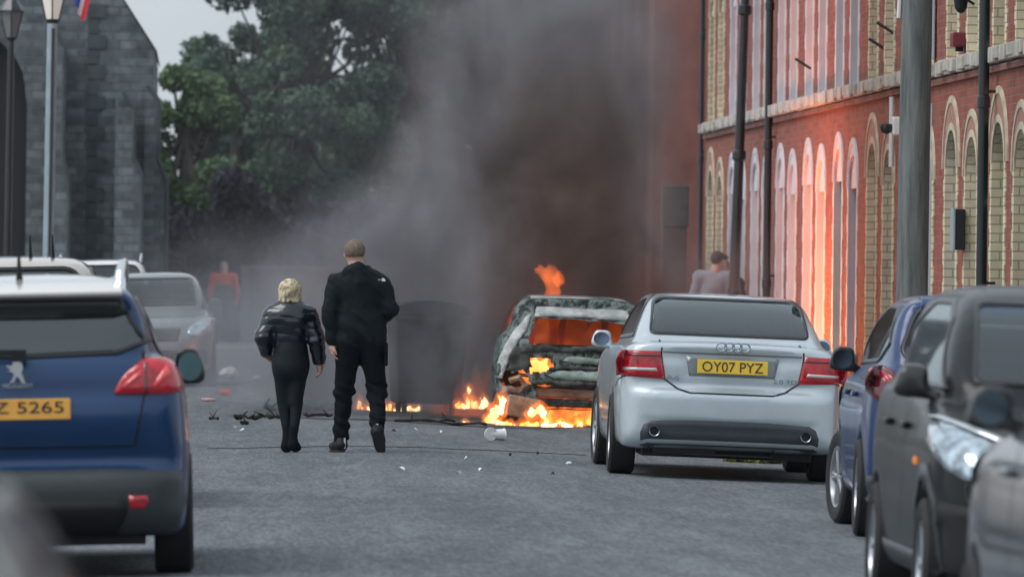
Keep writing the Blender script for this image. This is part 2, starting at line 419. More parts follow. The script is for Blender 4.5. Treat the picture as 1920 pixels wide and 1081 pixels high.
def car_sdf(p, h):
    L, W, H = p['L'], p['W'], p['H']
    lo = np.array([-W / 2 - .12, -.15, .05]); hi = np.array([W / 2 + .12, L + .15, H + .12])
    n = np.ceil((hi - lo) / h).astype(int) + 1
    xs, ys, zs = [lo[i] + np.arange(n[i]) * h for i in range(3)]
    Yg, Zg = np.meshgrid(ys, zs, indexing='ij'); Xf, Zf = np.meshgrid(xs, zs, indexing='ij'); Xp, Yp = np.meshgrid(xs, ys, indexing='ij')
    S = sdf_poly(chaikin(p['side'], p.get('sm', 2)), Yg, Zg)[None]; G = sdf_poly(chaikin(p['green'], 2), Yg, Zg)[None]
    fr = sdf_poly(chaikin(mirrorx(p['front']), 2), Xf, Zf)[:, None, :]; gf = sdf_poly(chaikin(mirrorx(p['gfront']), 2), Xf, Zf)[:, None, :]
    pl = sdf_poly(chaikin(mirrorx(p['plan']), 2), Xp, Yp)[:, :, None]; gp = sdf_poly(chaikin(mirrorx(p['gplan']), 2), Xp, Yp)[:, :, None]
    low = smax(S, smax(fr, pl, .10), p.get('kl', .07)); gr = smax(G, smax(gf, gp, .12), p.get('kg', .10))
    B = smin(low, gr, p.get('ku', .05))
    if 'bump' in p:      # bumper swelling: (z0,z1,grow)
        z0, z1, gw = p['bump']; S2 = smax(np.abs(Zg - (z0 + z1) / 2)[None] - (z1 - z0) / 2, S - gw, .03)
        B = smin(B, smax(S2, smax(fr - .012, pl - gw, .1), .05), .02)
    X3, Y3, Z3 = xs[:, None, None], ys[None, :, None], zs[None, None, :]
    for wy in p['wy']:
        cyl = np.sqrt((Y3 - wy) ** 2 + (Z3 - p['wr']) ** 2) - (p['wr'] + p.get('gap', .05))
        B = smax(B, -np.maximum(cyl, (W / 2 - .30) - np.abs(X3)), .02)
    for (c, d) in p.get('cuts', []):   # box recesses
        q = np.maximum(np.maximum(np.abs(X3 - c[0]) - d[0] / 2, np.abs(Y3 - c[1]) - d[1] / 2), np.abs(Z3 - c[2]) - d[2] / 2)
        B = smax(B, -q, .02)
    return B, lo

def inpoly(poly, x, y):
    return sdf_poly(poly, np.asarray(x, float), np.asarray(y, float))

class Car:
    AX = {'rear': ((0, 2), 1, 1), 'front': ((0, 2), 1, -1), 'left': ((1, 2), 0, 1), 'right': ((1, 2), 0, -1), 'top': ((0, 1), 2, -1)}
    def __init__(s, name, label, p, body_mat, loc, yaw=0., roll=0., h=.03, cat='car', flip=False, group=None, holes=(), glass=None, ash=0):
        s.p = p; s.root = thing(name, label, cat, loc, (0, roll, yaw + (math.pi if flip else 0)), group)
        B, lo = car_sdf(p, h); V, Fc = surface_nets(B, lo, h)
        s.bvh = BVHTree.FromPolygons(V.tolist(), Fc.tolist())
        # open the windows in the shell
        if holes:
            C = V[Fc].mean(1); e1 = V[Fc[:, 1]] - V[Fc[:, 0]]; e2 = V[Fc[:, 3]] - V[Fc[:, 0]]; N = np.cross(e1, e2); N /= np.linalg.norm(N, axis=1)[:, None] + 1e-9
            keep = np.ones(len(Fc), bool)
            for view, poly, inset in holes:
                if inset: poly = roundp(poly, .05)
                (a, b), ax, sg = s.AX[view]; d = inpoly(poly, C[:, a], C[:, b])
                half = (C[:, 1] < p['L'] * .45) if view == 'rear' else (C[:, 1] > p['L'] * .45) if view == 'front' else (C[:, 0] * -sg > 0) if view in ('left', 'right') else True
                if callable(inset): keep &= ~(half & (N[:, ax] * -sg > .15) & (inset(d, C)))
                else: keep &= ~(half & (N[:, ax] * -sg > .12) & (d < -inset))
            Fc = Fc[keep]
        s.body = obj('body', V, Fc, body_mat, s.root, smooth=True)
        s.side = {}
    def hit(s, view, a, b):
        (i, j), ax, sg = s.AX[view]; o = [0, 0, 0]; o[i] = a; o[j] = b
        o[ax] = -1.5 if sg > 0 else (s.p['L'] + 1.5 if ax == 1 else 3.0)
        if ax == 0: o[0] = -3. if sg > 0 else 3.
        d = [0, 0, 0]; d[ax] = sg
        r = s.bvh.ray_cast(Vector(o), Vector(d))
        if r[0] is None or (ax == 1 and ((r[0].y > s.p['L'] * .5) if sg > 0 else (r[0].y < s.p['L'] * .45))):
            o[ax] = (0.05 if sg > 0 else s.p['L'] - .05) if ax == 1 else (-sg * s.p['W'] / 2 * .9 if ax == 0 else s.p['H'])
            r = s.bvh.find_nearest(Vector(o))
        return r[0], r[1]
    def patch(s, name, view, poly, m, off=.006, step=.035, parent=None, skirt=True, smooth_n=0, depth=.02, label=None):
        if smooth_n: poly = chaikin(poly, smooth_n)
        (i, j), ax, sg = s.AX[view]
        bd = []
        for k in range(len(poly)):
            a, b = poly[k], poly[(k + 1) % len(poly)]; l = math.hypot(b[0] - a[0], b[1] - a[1]); nn = max(1, int(l / step))
            bd += [(a[0] + (b[0] - a[0]) * t / nn, a[1] + (b[1] - a[1]) * t / nn) for t in range(nn)]
        P = np.array(bd); gx, gy = np.meshgrid(np.arange(P[:, 0].min(), P[:, 0].max(), step), np.arange(P[:, 1].min(), P[:, 1].max(), step))
        gx, gy = gx.ravel() + step * .4, gy.ravel() + step * .4; ok = inpoly(bd, gx, gy) < -step * .4
        pts = [Vector(q) for q in bd] + [Vector((a, b)) for a, b in zip(gx[ok], gy[ok])]
        nb = len(bd); r = delaunay_2d_cdt(pts, [(k, (k + 1) % nb) for k in range(nb)], [], 1, 1e-6)
        V = []
        for q in r[0]:
            hp, hn = s.hit(view, q[0], q[1]); v = [0, 0, 0]; v[i] = q[0]; v[j] = q[1]; v[ax] = hp[ax]
            V.append(Vector(v) + hn * off)
        Fc = [tuple(f) for f in r[2]]
        if skirt:
            cnt = {}
            for f in Fc:
                for k in range(3):
                    e = (f[k], f[(k + 1) % 3]); cnt[tuple(sorted(e))] = cnt.get(tuple(sorted(e)), 0) + 1
            be = [e for e in cnt if cnt[e] == 1]; mp = {}
            dv = [0, 0, 0]; dv[ax] = sg * depth
            for e in be:
                for q in e:
                    if q not in mp: mp[q] = len(V); V.append(V[q] + Vector(dv))
            for a, b in be: Fc.append((a, b, mp[b], mp[a]))
        o = obj(name, V, Fc, m, parent or s.root)
        bm = bmesh.new(); bm.from_mesh(o.data); bmesh.ops.recalc_face_normals(bm, faces=bm.faces)
        s0 = Vector((0, 0, 0)); s0[ax] = -sg
        tot = sum((f.normal * f.calc_area() for f in bm.faces if len(f.verts) == 3), Vector())
        if tot.dot(s0) < 0: bmesh.ops.reverse_faces(bm, faces=bm.faces)
        for f in bm.faces: f.smooth = len(f.verts) == 3
        bm.to_mesh(o.data); bm.free()
        if label: o['label'] = label
        return o
    def ring(s, name, view, poly, w, m, off=.009, parent=None, step=.03):
        """a band along the inside edge of a polygon (window seal)"""
        P = [Vector(q) for q in poly]; n = len(P); A = sum(P[k].x * P[(k + 1) % n].y - P[(k + 1) % n].x * P[k].y for k in range(n))
        sg = 1 if A > 0 else -1; ins = []
        for k in range(n):
            d1 = (P[k] - P[k - 1]).normalized(); d2 = (P[(k + 1) % n] - P[k]).normalized()
            n1, n2 = Vector((-d1.y, d1.x)) * sg, Vector((-d2.y, d2.x)) * sg; b = (n1 + n2); b = b / max(.3, b.length_squared / 2) if b.length > .01 else n1
            ins.append(P[k] + b * w)
        V, Fc = [], []
        (i, j), ax, sgv = s.AX[view]
        out = []
        for k in range(n):
            l = (P[(k + 1) % n] - P[k]).length; m_ = max(1, int(l / step))
            for t in range(m_): out.append((P[k].lerp(P[(k + 1) % n], t / m_), ins[k].lerp(ins[(k + 1) % n], t / m_)))
        for a, b in out:
            for q, o_ in ((a, off - .012), (a, off), (b, off), (b, off - .012)):
                hp, hn = s.hit(view, q.x, q.y); v = [0, 0, 0]; v[i] = q.x; v[j] = q.y; v[ax] = hp[ax]; V.append(Vector(v) + hn * o_)
        L = len(out)
        for k in range(L):
            for c in range(3): Fc.append((k * 4 + c, ((k + 1) % L) * 4 + c, ((k + 1) % L) * 4 + c + 1, k * 4 + c + 1))
        o = obj(name, V, Fc, m, parent or s.root, smooth=True); return o
    def seam(s, name, view, pts, w=.008, m=None, off=.003, parent=None, step=.04):
        (i, j), ax, sg = s.AX[view]; q = []
        for a, b in zip(pts[:-1], pts[1:]):
            l = math.hypot(b[0] - a[0], b[1] - a[1]); nn = max(1, int(l / step))
            q += [(a[0] + (b[0] - a[0]) * t / nn, a[1] + (b[1] - a[1]) * t / nn) for t in range(nn)]
        q.append(pts[-1]); V, Fc = [], []
        for k, a in enumerate(q):
            u = Vector(q[min(k + 1, len(q) - 1)]) - Vector(q[max(k - 1, 0)]); u.normalize(); nrm = Vector((-u.y, u.x)) * w / 2
            for sgn in (-1, 1):
                x, z = a[0] + nrm.x * sgn, a[1] + nrm.y * sgn; hp, hn = s.hit(view, x, z); v = [0, 0, 0]; v[i] = x; v[j] = z; v[ax] = hp[ax]
                V.append(Vector(v) + hn * off)
        for k in range(len(q) - 1): Fc.append((2 * k, 2 * k + 1, 2 * k + 3, 2 * k + 2))
        return obj(name, V, Fc, m or M_black, parent or s.root)
    def window(s, view, poly, glass, seal=.03, sm=1, name='window'):
        poly = roundp(poly, .05) if sm else poly
        o = s.patch(name, view, poly, glass, off=.004, step=.06, skirt=False)
        s.ring('seal', view, poly, seal, M_trim, parent=o); return o
    def wheels(s, rim_r=.21, steer=0., rimm=None, spokes=5):
        p = s.p
        for wy in p['wy']:
            for sx in (-1, 1):
                wr = p['wr']; wh = bpy.data.objects.new('wheel', None); COL.objects.link(wh); wh.parent = s.root
                wh.location = (sx * (p['W'] / 2 - .12), wy, wr); wh.rotation_euler = (0, 0, (0 if sx < 0 else math.pi) + (steer if wy > p['L'] / 2 else 0))
                wd = .105
                t = MB().lathe([(rim_r - .01, -wd + .02), (rim_r + .02, -wd), (wr - .02, -wd), (wr, -wd + .02), (wr, wd - .02), (wr - .02, wd), (rim_r, wd), (rim_r - .01, wd - .02)], 40, 'x')
                t.build('tyre', M_rub, wh, smooth=True)
                r = MB().lathe([(rim_r, -wd + .01), (rim_r - .015, -wd + .012), (rim_r - .03, -wd + .05), (rim_r - .03, wd - .03), (.03, wd - .035)], 40, 'x')
                r.lathe([(0.001, -wd + .02), (.035, -wd + .02), (.045, -wd + .04), (.045, 0)], 16, 'x')
                for k in range(spokes):
                    for d in (-.10, .10):
                        a = 2 * math.pi * k / spokes
                        c0, c1 = (math.cos(a) * .03, math.sin(a) * .03), (math.cos(a + d) * (rim_r - .02), math.sin(a + d) * (rim_r - .02))
                        r.tube([(-wd + .035, c0[0], c0[1]), (-wd + .03, c1[0], c1[1])], [.018, .014], 6)
                r.build('rim', rimm or M_alloy, wh, smooth=True)
                MB().lathe([(rim_r - .05, .0), (rim_r - .05, .01), (.02, .01)], 24, 'x').build('brake_disc', M_black, wh)
    def mirrors(s, y, z, m, xo=None, size=(.20, .13), lift=0, glassm=None):
        p = s.p; xo = xo or p['W'] / 2
        for sx in (-1, 1):
            f = Field((-.17, -.1, -.12), (.17, .12, .12), .012)
            f.sup((0, 0, 0), (size[0] / 2 + .01, .065, size[1] / 2 + .005), .01); f.cut((0, -1, 0), .022, .008); f.cut((sx, 0, .45), size[0] * .52, .03)
            f.cap((-sx * .04, .015, -.04), (-sx * .13, .03, -.075), .020, .028, .04)
            o = f.build('wing_mirror', m, s.root); o.location = (sx * (xo + .045), y, z)
            MB().lathe([(0.001, -.0), (.1, 0), (.1, .004)], 24, 'y').build('mirror_glass', mat('wing mirror face', (.10, .13, .16), rough=.1, metal=1) if glassm is None else glassm, o)
            g_ = o.children[0]; g_.location = (0, -.026, 0); g_.scale = (size[0] * 4.4, 1, size[1] * 4.2); g_.location.z = -.002; g_.location.x = -sx * .004
    def seats(s, ys=(1.55, 2.45), xs=(-.38, .38), z=.5, rear_bench=True, top=1.05, color=None):
        for iy, y in enumerate(ys):
            for x in xs:
                o = MB().box((x, y, z + (top - z) / 2 - .02), (.46, .12, top - z)).build('seat', color or M_seat, s.root, bevel=.04, smooth=True)
                MB().box((x, y - .02, top + .11), (.26, .09, .17)).build('headrest', color or M_seat, o, bevel=.03, smooth=True)
        if xs: MB().box((0, s.p['L'] * .48, .42), (s.p['W'] - .35, s.p['L'] * .6, .08)).build('cabin_floor', M_dark, s.root)
        MB().box((0, s.p['L'] * .7, z + .3), (s.p['W'] - .45, .25, .2)).build('dashboard', M_dark, s.root, bevel=.04)
        st = MB(); pts = [(.36 + .19 * math.cos(t), s.p['L'] * .655, z + .42 + .19 * math.sin(t)) for t in np.linspace(0, 2 * math.pi, 24)]
        st.tube(pts, .014, 6, cap=False); st.box((.36, s.p['L'] * .66, z + .42), (.34, .03, .05)); st.build('steering_wheel', M_dark, s.root)
    def plate(s, txt, x, z, y, m, tilt=0, w=.52, hgt=.111, front=False):
        o = MB().box((0, 0, 0), (w, .012, hgt)).build('number_plate', m, s.root, bevel=.004); o.location = (x, y, z); o.rotation_euler = (tilt, 0, math.pi if front else 0)
        V, fs = text_mb(txt, .1, w * .86 if len(txt) > 7 else w * .82)
        V[:, 1] *= .079 / (V[:, 1].max() - V[:, 1].min())
        P = np.stack([V[:, 0], np.full(len(V), -.0085) - V[:, 2], V[:, 1]], 1)
        obj('lettering', P.tolist(), fs, M_ink, o); return o
    def text(s, name, txt, x, z, y, hgt, width, m, tilt=0):
        V, fs = text_mb(txt, .1, width, .006); V[:, 1] *= hgt / (V[:, 1].max() - V[:, 1].min())
        P = np.stack([V[:, 0], -V[:, 2] - .006, V[:, 1]], 1)
        o = obj(name, P.tolist(), fs, m, s.root); o.location = (x, y, z); o.rotation_euler = (tilt, 0, 0); return o
def mir(poly): return [(-x, z) for x, z in reversed(poly)]
TILT = R(1.72)

# --- silver saloon
P_sal = dict(sm=1, L=4.92, W=1.855, H=1.50, wy=(1.12, 3.96), wr=.325, gap=.05,
  side=[(.22, .22), (.03, .30), (-.01, .46), (-.02, .60), (-.02, .675), (.0, .70), (.06, .712), (.085, .73), (.07, .86), (.08, 1.0), (.05, 1.065), (.09, 1.10), (.5, 1.105), (1.1, 1.10), (2.6, 1.06), (3.6, 1.02), (4.3, .92), (4.75, .78), (4.92, .6), (4.92, .3), (4.7, .2), (3, .2), (1.4, .2), (.6, .24)],
  green=[(.55, .9), (.60, 1.12), (1.02, 1.33), (1.40, 1.455), (1.9, 1.497), (2.5, 1.50), (2.95, 1.46), (3.75, 1.0), (3.7, .9)],
  front=[(0, .16), (.80, .16), (.885, .26), (.915, .45), (.927, .62), (.915, .80), (.885, .95), (.83, 1.035), (.74, 1.08), (0, 1.11)],
  gfront=[(0, .8), (.84, .8), (.80, 1.0), (.735, 1.15), (.615, 1.42), (.50, 1.475), (0, 1.50)],
  plan=[(0, -.02), (.45, -.005), (.70, .04), (.82, .11), (.885, .26), (.915, .6), (.927, 1.4), (.927, 3.9), (.90, 4.4), (.78, 4.75), (.5, 4.9), (0, 4.93)],
  gplan=[(0, .5), (.70, .53), (.79, .58), (.82, 1.0), (.82, 1.8), (.82, 3.0), (.74, 3.7), (0, 3.85)],
  cuts=[((0, .03, .895), (.80, .09, .175)), ((0, -.02, .36), (1.42, .12, .20))])
s_a = 237.5; YA = F_PX / s_a; XA = X_at(1371, s_a) - .0
RW = [(-.645, 1.132), (.645, 1.132), (.60, 1.40), (.52, 1.435), (-.52, 1.435), (-.60, 1.40)]
SW_sal = [(1.02, 1.10), (3.45, 1.05), (2.95, 1.38), (2.5, 1.44), (1.8, 1.44), (1.45, 1.37)]
M_silver = paint('silver paint', (.56, .63, .68), metal=.5, rough=.33)
A = Car('saloon_car', 'silver four-door saloon parked on the right with yellow plate OY07 PYZ', P_sal, M_silver, (XA, YA, road_z(XA)), yaw=R(-.5), roll=TILT, h=.022,
        holes=[('rear', RW, .018), ('left', SW_sal, .018), ('right', SW_sal, .018), ('front', [(-.66, 1.08), (.66, 1.08), (.56, 1.41), (-.56, 1.41)], .015)])
A.window('rear', RW, M_glassr, .018, 1, 'rear_window')
for vw in ('left', 'right'): A.window(vw, SW_sal, M_glassd, .035, 1, 'side_window')
A.window('front', [(-.68, 1.06), (.68, 1.06), (.57, 1.42), (-.57, 1.42)], M_glass, .03, 1, 'windscreen')
for sx in (-1, 1):
    f = (lambda q: q) if sx > 0 else mir
    tl = A.patch('tail_light', 'rear', f([(.575, 1.005), (.885, 1.0), (.915, .91), (.905, .80), (.53, .785), (.55, .9)]), M_red, .01, .03)
    A.patch('reversing_lamp', 'rear', f([(.60, .872), (.85, .866), (.86, .842), (.59, .846)]), M_lensw, .014, .03, parent=tl)
    A.patch('lens_band', 'rear', f([(.57, .975), (.88, .972), (.885, .958), (.565, .96)]), M_redd, .014, .03, parent=tl)
A.seam('boot_seam', 'rear', [(-.56, 1.09), (-.565, .98), (-.53, .785), (-.42, .71), (-.33, .685), (.33, .685), (.42, .71), (.53, .785), (.565, .98), (.56, 1.09)], .012, M_black)
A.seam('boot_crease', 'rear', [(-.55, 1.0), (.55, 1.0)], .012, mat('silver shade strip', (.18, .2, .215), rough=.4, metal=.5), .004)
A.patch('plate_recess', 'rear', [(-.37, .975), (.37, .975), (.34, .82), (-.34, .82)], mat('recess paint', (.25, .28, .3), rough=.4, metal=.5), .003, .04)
vl = chaikin([(-.70, .20), (-.71, .41), (-.60, .47), (.60, .47), (.71, .41), (.70, .20)], 1)
val = A.patch('rear_valance', 'rear', vl, M_val, .004, .05)
A.plate('OY07 PYZ', 0, .90, .008, M_plate, R(-6), w=.56)
for k in range(4):
    V = MB(); cx = (k - 1.5) * .062; V.tube([(cx + .04 * math.cos(t), 0, .034 * math.sin(t)) for t in np.linspace(0, 2 * math.pi, 25)], .0062, 6, cap=False)
    o = V.build('badge_ring', M_chrome, A.root, smooth=True); o.location = (0, .045, 1.055)
A.text('badge_lettering', 'A6', -.47, .80, .065, .035, .11, M_chrome, 0)
A.text('badge_lettering', '2.0 TDI', .43, .80, .062, .032, .2, M_chrome, 0)
for sx in (-1, 1):
    e = MB().lathe([(.036, -.0), (.042, -.004), (.044, .02), (.042, .2)], 20, 'y'); e.lathe([(.036, .0), (.03, .15), (.001, .15)], 20, 'y')
    o = e.build('exhaust_pipe', mat('dull chrome', (.3, .33, .35), rough=.25, metal=1), A.root, smooth=True); o.location = (sx * .60, -.025, .375)
for vw in ('left', 'right'):
    A.seam('door_seam', vw, [(1.55, 1.1), (1.5, .75), (1.62, .3)], .01); A.seam('door_seam', vw, [(2.55, 1.1), (2.55, .25)], .01)
for vw in ('left', 'right'): A.seam('bumper_seam', vw, [(.12, .80), (.45, .76), (.68, .70)], .01)
A.wheels(.235, steer=R(3), spokes=7); A.mirrors(3.12, 1.06, M_silver, .875, (.15, .13), glassm=mat('mirror face', (.18, .24, .32), rough=.1, metal=1))
A.seats((1.5, 2.55), (-.37, .37), .45, top=1.08)
un = MB().box((0, 2.4, .2), (1.35, 4.2, .06)); un.tube([(.5, .3, .25), (.4, 1.2, .22), (.3, 2.5, .2)], .04, 8)
un.box((-.35, .35, .235), (.5, .35, .09)); un.build('underbody', M_black, A.root)
dm = MB().box((0, 1.0, 1.08), (1.2, .4, .02)); dm.build('parcel_shelf', M_dark, A.root)

# --- blue crossover, rear view on the left
P_cro = dict(L=4.16, W=1.75, H=1.64, wy=(.80, 3.34), wr=.325, gap=.06,
  side=[(.25, .2), (.02, .28), (-.03, .42), (-.035, .54), (.0, .575), (.10, .60), (.06, .72), (.02, .84), (.03, .93), (.06, .97), (.06, 1.08), (.09, 1.18), (.3, 1.2), (1.0, 1.16), (2.0, 1.1), (3.1, 1.04), (3.8, .93), (4.1, .75), (4.16, .5), (4.1, .25), (3.9, .2), (1.4, .2)],
  green=[(.09, 1.0), (.10, 1.17), (.22, 1.40), (.16, 1.475), (.16, 1.53), (.45, 1.585), (1.2, 1.635), (1.9, 1.62), (2.5, 1.45), (3.15, 1.04), (3.1, .95)],
  front=[(0, .16), (.74, .16), (.83, .25), (.865, .42), (.872, .62), (.86, .85), (.835, 1.02), (.79, 1.12), (.72, 1.18), (0, 1.22)],
  gfront=[(0, .9), (.83, .9), (.80, 1.05), (.745, 1.2), (.66, 1.4), (.595, 1.51), (.50, 1.585), (.35, 1.625), (0, 1.645)],
  plan=[(0, -.03), (.45, -.015), (.68, .03), (.80, .12), (.85, .3), (.875, .8), (.87, 2), (.87, 3.3), (.82, 3.8), (.65, 4.08), (0, 4.17)],
  gplan=[(0, .03), (.5, .06), (.66, .14), (.74, .35), (.8, .8), (.82, 1.6), (.78, 2.6), (.7, 3.1), (0, 3.3)], kg=.08)
s_p = 354; YP = F_PX / s_p; XP = X_at(52, s_p)
M_blue = paint('blue paint', (.001, .034, .115), metal=.2, rough=.36, coat=.5)
P_cro['W'] = 1.84
for k_ in ('front', 'plan'): P_cro[k_] = [(a * 1.055, b) for a, b in P_cro[k_]]
RWp = [(-.54, 1.492), (.54, 1.492), (.605, 1.36), (.69, 1.245), (.52, 1.185), (0, 1.17), (-.52, 1.185), (-.69, 1.245), (-.605, 1.36)]
SWc = [(.75, 1.16), (2.95, 1.10), (2.4, 1.38), (1.9, 1.48), (1.0, 1.48), (.55, 1.38), (.45, 1.25)]
WSc = [(-.68, 1.10), (.68, 1.10), (.58, 1.48), (-.58, 1.48)]
P = Car('crossover_car', 'dark blue crossover seen from behind at left with plate ending 5265 and silver roof rails', P_cro, M_blue, (XP, YP, road_z(XP)), yaw=R(.3), roll=-TILT, h=.024,
        holes=[('rear', RWp, .02), ('left', SWc, .02), ('right', SWc, .02), ('front', WSc, .02)])
P.window('rear', RWp, M_glassr2, .022, 0, 'rear_window')
for vw in ('left', 'right'): P.window(vw, SWc, M_glassd, .03, 1, 'side_window')
P.window('front', WSc, M_glass, .03, 1, 'windscreen')
sp = MB(); sp.prism([(.09, 1.500), (.16, 1.485), (.42, 1.55), (.42, 1.592), (.14, 1.542), (.085, 1.522)], -.55, .55, 'yz'); sp.build('spoiler', MATS.get('roof sky sheen') or mat('roof sky sheen', (.72, .69, .67), rough=.25, coat=1), P.root, bevel=.012, smooth=True)  # spoiler coloured pale to imitate bright sky reflected on its top
P.patch('roof_sky_sheen', 'top', [(-.50, .45), (.50, .45), (.53, 1.0), (.53, 1.8), (.45, 2.2), (-.45, 2.2), (-.53, 1.8), (-.53, 1.0)], mat('roof sky sheen', (.72, .69, .67), rough=.25, coat=1), .004, .08)  # pale patch painted for the sky reflection on the blue roof
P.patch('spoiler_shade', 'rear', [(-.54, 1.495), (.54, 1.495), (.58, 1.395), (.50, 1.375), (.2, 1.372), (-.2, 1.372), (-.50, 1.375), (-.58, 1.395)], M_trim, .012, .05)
for sx in (-1, 1):
    f = (lambda q: q) if sx > 0 else mir
    tl = P.patch('tail_light', 'rear', f(chaikin([(.50, 1.0), (.535, 1.06), (.60, 1.12), (.67, 1.155), (.79, 1.155), (.835, 1.08), (.86, .985), (.82, .975), (.50, .972)], 1)), M_red, .014, .03)
    P.patch('lens_divider', 'rear', f([(.653, 1.17), (.67, 1.17), (.672, .97), (.655, .97)]), M_redd, .018, .04, parent=tl)
    P.patch('lens_claw', 'rear', f([(.54, 1.02), (.64, 1.10), (.64, 1.07), (.55, 1.0)]), mat('bright lens', (.8, .07, .08), rough=.2, coat=1), .018, .04, parent=tl)
    P.patch('lens_claw', 'rear', f([(.70, 1.02), (.77, 1.12), (.79, 1.08), (.72, 1.0)]), MATS['bright lens'], .018, .04, parent=tl)
    P.patch('reflector', 'rear', f([(.56, .44), (.66, .44), (.665, .40), (.64, .375), (.57, .375)]), M_red, .022, .03)
cl = P.patch('bumper_cladding', 'rear', [(-.84, .56), (-.5, .575), (.5, .575), (.84, .56), (.86, .40), (.80, .24), (-.80, .24), (-.86, .40)], M_clad, .012, .05)
P.patch('bumper_insert', 'rear', [(-.54, .42), (.54, .42), (.56, .36), (.5, .25), (-.5, .25), (-.56, .36)], M_black, .018, .05)
P.seam('hatch_seam', 'rear', [(-.655, 1.2), (-.655, .96), (-.60, .70), (.60, .70), (.655, .96), (.655, 1.2)], .01)
P.plate('JIZ 5265', .005, .905, .025, M_plateo, R(-3))
P.text('badge_lettering', 'PEUGEOT', -.012, 1.03, .05, .022, .16, M_chrome, 0)
lg = MB()   # rampant lion emblem, flat plate cut to outline
lion = [(-.045, -.055), (-.02, -.05), (-.005, -.02), (.012, -.035), (.02, -.055), (.045, -.06), (.035, -.045), (.03, -.02), (.02, .0), (.03, .02), (.025, .05), (.005, .058), (-.03, .055), (-.02, .045), (-.035, .035), (-.06, .04), (-.05, .025), (-.03, .02), (-.055, .008), (-.03, .003), (-.018, -.012), (-.028, -.035)]
lg.prism(lion, 0, -.008, 'xz'); o = lg.build('lion_emblem', M_chrome, P.root); o.location = (-.012, .045, 1.10)
for sx in (-1, 1):
    r = MB(); pts = [(sx * .535, .30, 1.52), (sx * .54, .33, 1.61), (sx * .55, .5, 1.665), (sx * .56, 1.2, 1.675), (sx * .56, 1.9, 1.66), (sx * .56, 2.1, 1.57)]
    r.tube(pts, [.03, .03, .024, .02, .02, .02], 8); r.build('roof_rail', M_chrome, P.root, smooth=True)
an = MB().tube([(0, .45, 1.575), (0, .42, 1.64), (0, .34, 1.80)], [.022, .012, .004], 8); an.build('roof_aerial', M_black, P.root)
for vw in ('left', 'right'):
    P.seam('door_seam', vw, [(1.15, 1.15), (1.2, .6), (1.3, .3)], .01); P.seam('door_seam', vw, [(2.15, 1.1), (2.15, .3)], .01)
    P.patch('sill_cladding', vw, [(1.2, .36), (2.95, .36), (2.95, .22), (1.2, .22)], M_clad, .008, .06)
    P.patch('side_reflector', vw, [(3.72, .80), (3.80, .80), (3.80, .72), (3.72, .72)], M_amber, .012, .03)
P.wheels(.21); P.mirrors(2.75, 1.08, M_trim, .87, (.15, .19), glassm=mat('mirror face teal', (.12, .2, .22), rough=.1, metal=1))
P.seats((1.0, 2.05), (-.36, .36), .45, top=1.08)
MB().box((0, 2.0, .2), (1.3, 3.6, .05)).build('underbody', M_black, P.root)
wp = MB().box((-.18, .055, 1.205), (.40, .02, .03)); wp.box((0, .05, 1.19), (.07, .05, .06)); wp.build('rear_wiper', M_black, P.root)

# --- generic small hatchback profile used by the other parked cars
P_hat = dict(L=3.95, W=1.70, H=1.52, wy=(.70, 3.2), wr=.31, gap=.045,
  side=[(.2, .2), (.02, .28), (-.02, .45), (-.01, .62), (.05, .70), (.05, .9), (.10, 1.02), (.3, 1.08), (1.0, 1.06), (2.0, 1.02), (2.9, .98), (3.6, .86), (3.88, .7), (3.95, .45), (3.85, .22), (3.6, .2), (1.4, .2)],
  green=[(.11, .9), (.14, 1.05), (.42, 1.38), (.38, 1.45), (.6, 1.49), (1.3, 1.52), (1.9, 1.50), (2.35, 1.40), (3.05, .98), (3.0, .9)],
  front=[(0, .16), (.72, .16), (.81, .28), (.845, .45), (.85, .62), (.84, .80), (.81, .95), (.75, 1.04), (.66, 1.08), (0, 1.1)],
  gfront=[(0, .8), (.80, .8), (.765, 1.0), (.72, 1.12), (.60, 1.40), (.52, 1.47), (.4, 1.50), (0, 1.52)],
  plan=[(0, -.02), (.42, 0), (.66, .05), (.78, .15), (.83, .35), (.85, .8), (.85, 3.2), (.80, 3.6), (.62, 3.88), (0, 3.96)],
  gplan=[(0, .08), (.5, .1), (.64, .2), (.72, .5), (.78, 1.0), (.78, 2.3), (.68, 3.0), (0, 3.2)], kg=.08)
SWh = [(.75, 1.06), (2.8, 1.02), (2.25, 1.34), (1.8, 1.42), (1.0, 1.42), (.62, 1.33), (.42, 1.18)]
RWh = [(-.58, 1.08), (.58, 1.08), (.62, 1.15), (.53, 1.38), (.46, 1.43), (-.46, 1.43), (-.53, 1.38), (-.62, 1.15)]
WSh = [(-.60, 1.055), (.60, 1.055), (.54, 1.42), (-.54, 1.42)]
def scaled(p, kx=1, ky=1, kz=1):
    q = dict(p)
    q['L'] *= ky; q['W'] *= kx; q['H'] *= kz; q['wy'] = tuple(a * ky for a in p['wy'])
    for k in ('side', 'green'): q[k] = [(a * ky, b * kz) for a, b in p[k]]
    for k in ('front', 'gfront'): q[k] = [(a * kx, b * kz) for a, b in p[k]]
    for k in ('plan', 'gplan'): q[k] = [(a * kx, b * ky) for a, b in p[k]]
    return q
def sc2(poly, a, b): return [(x * a, y * b) for x, y in poly]

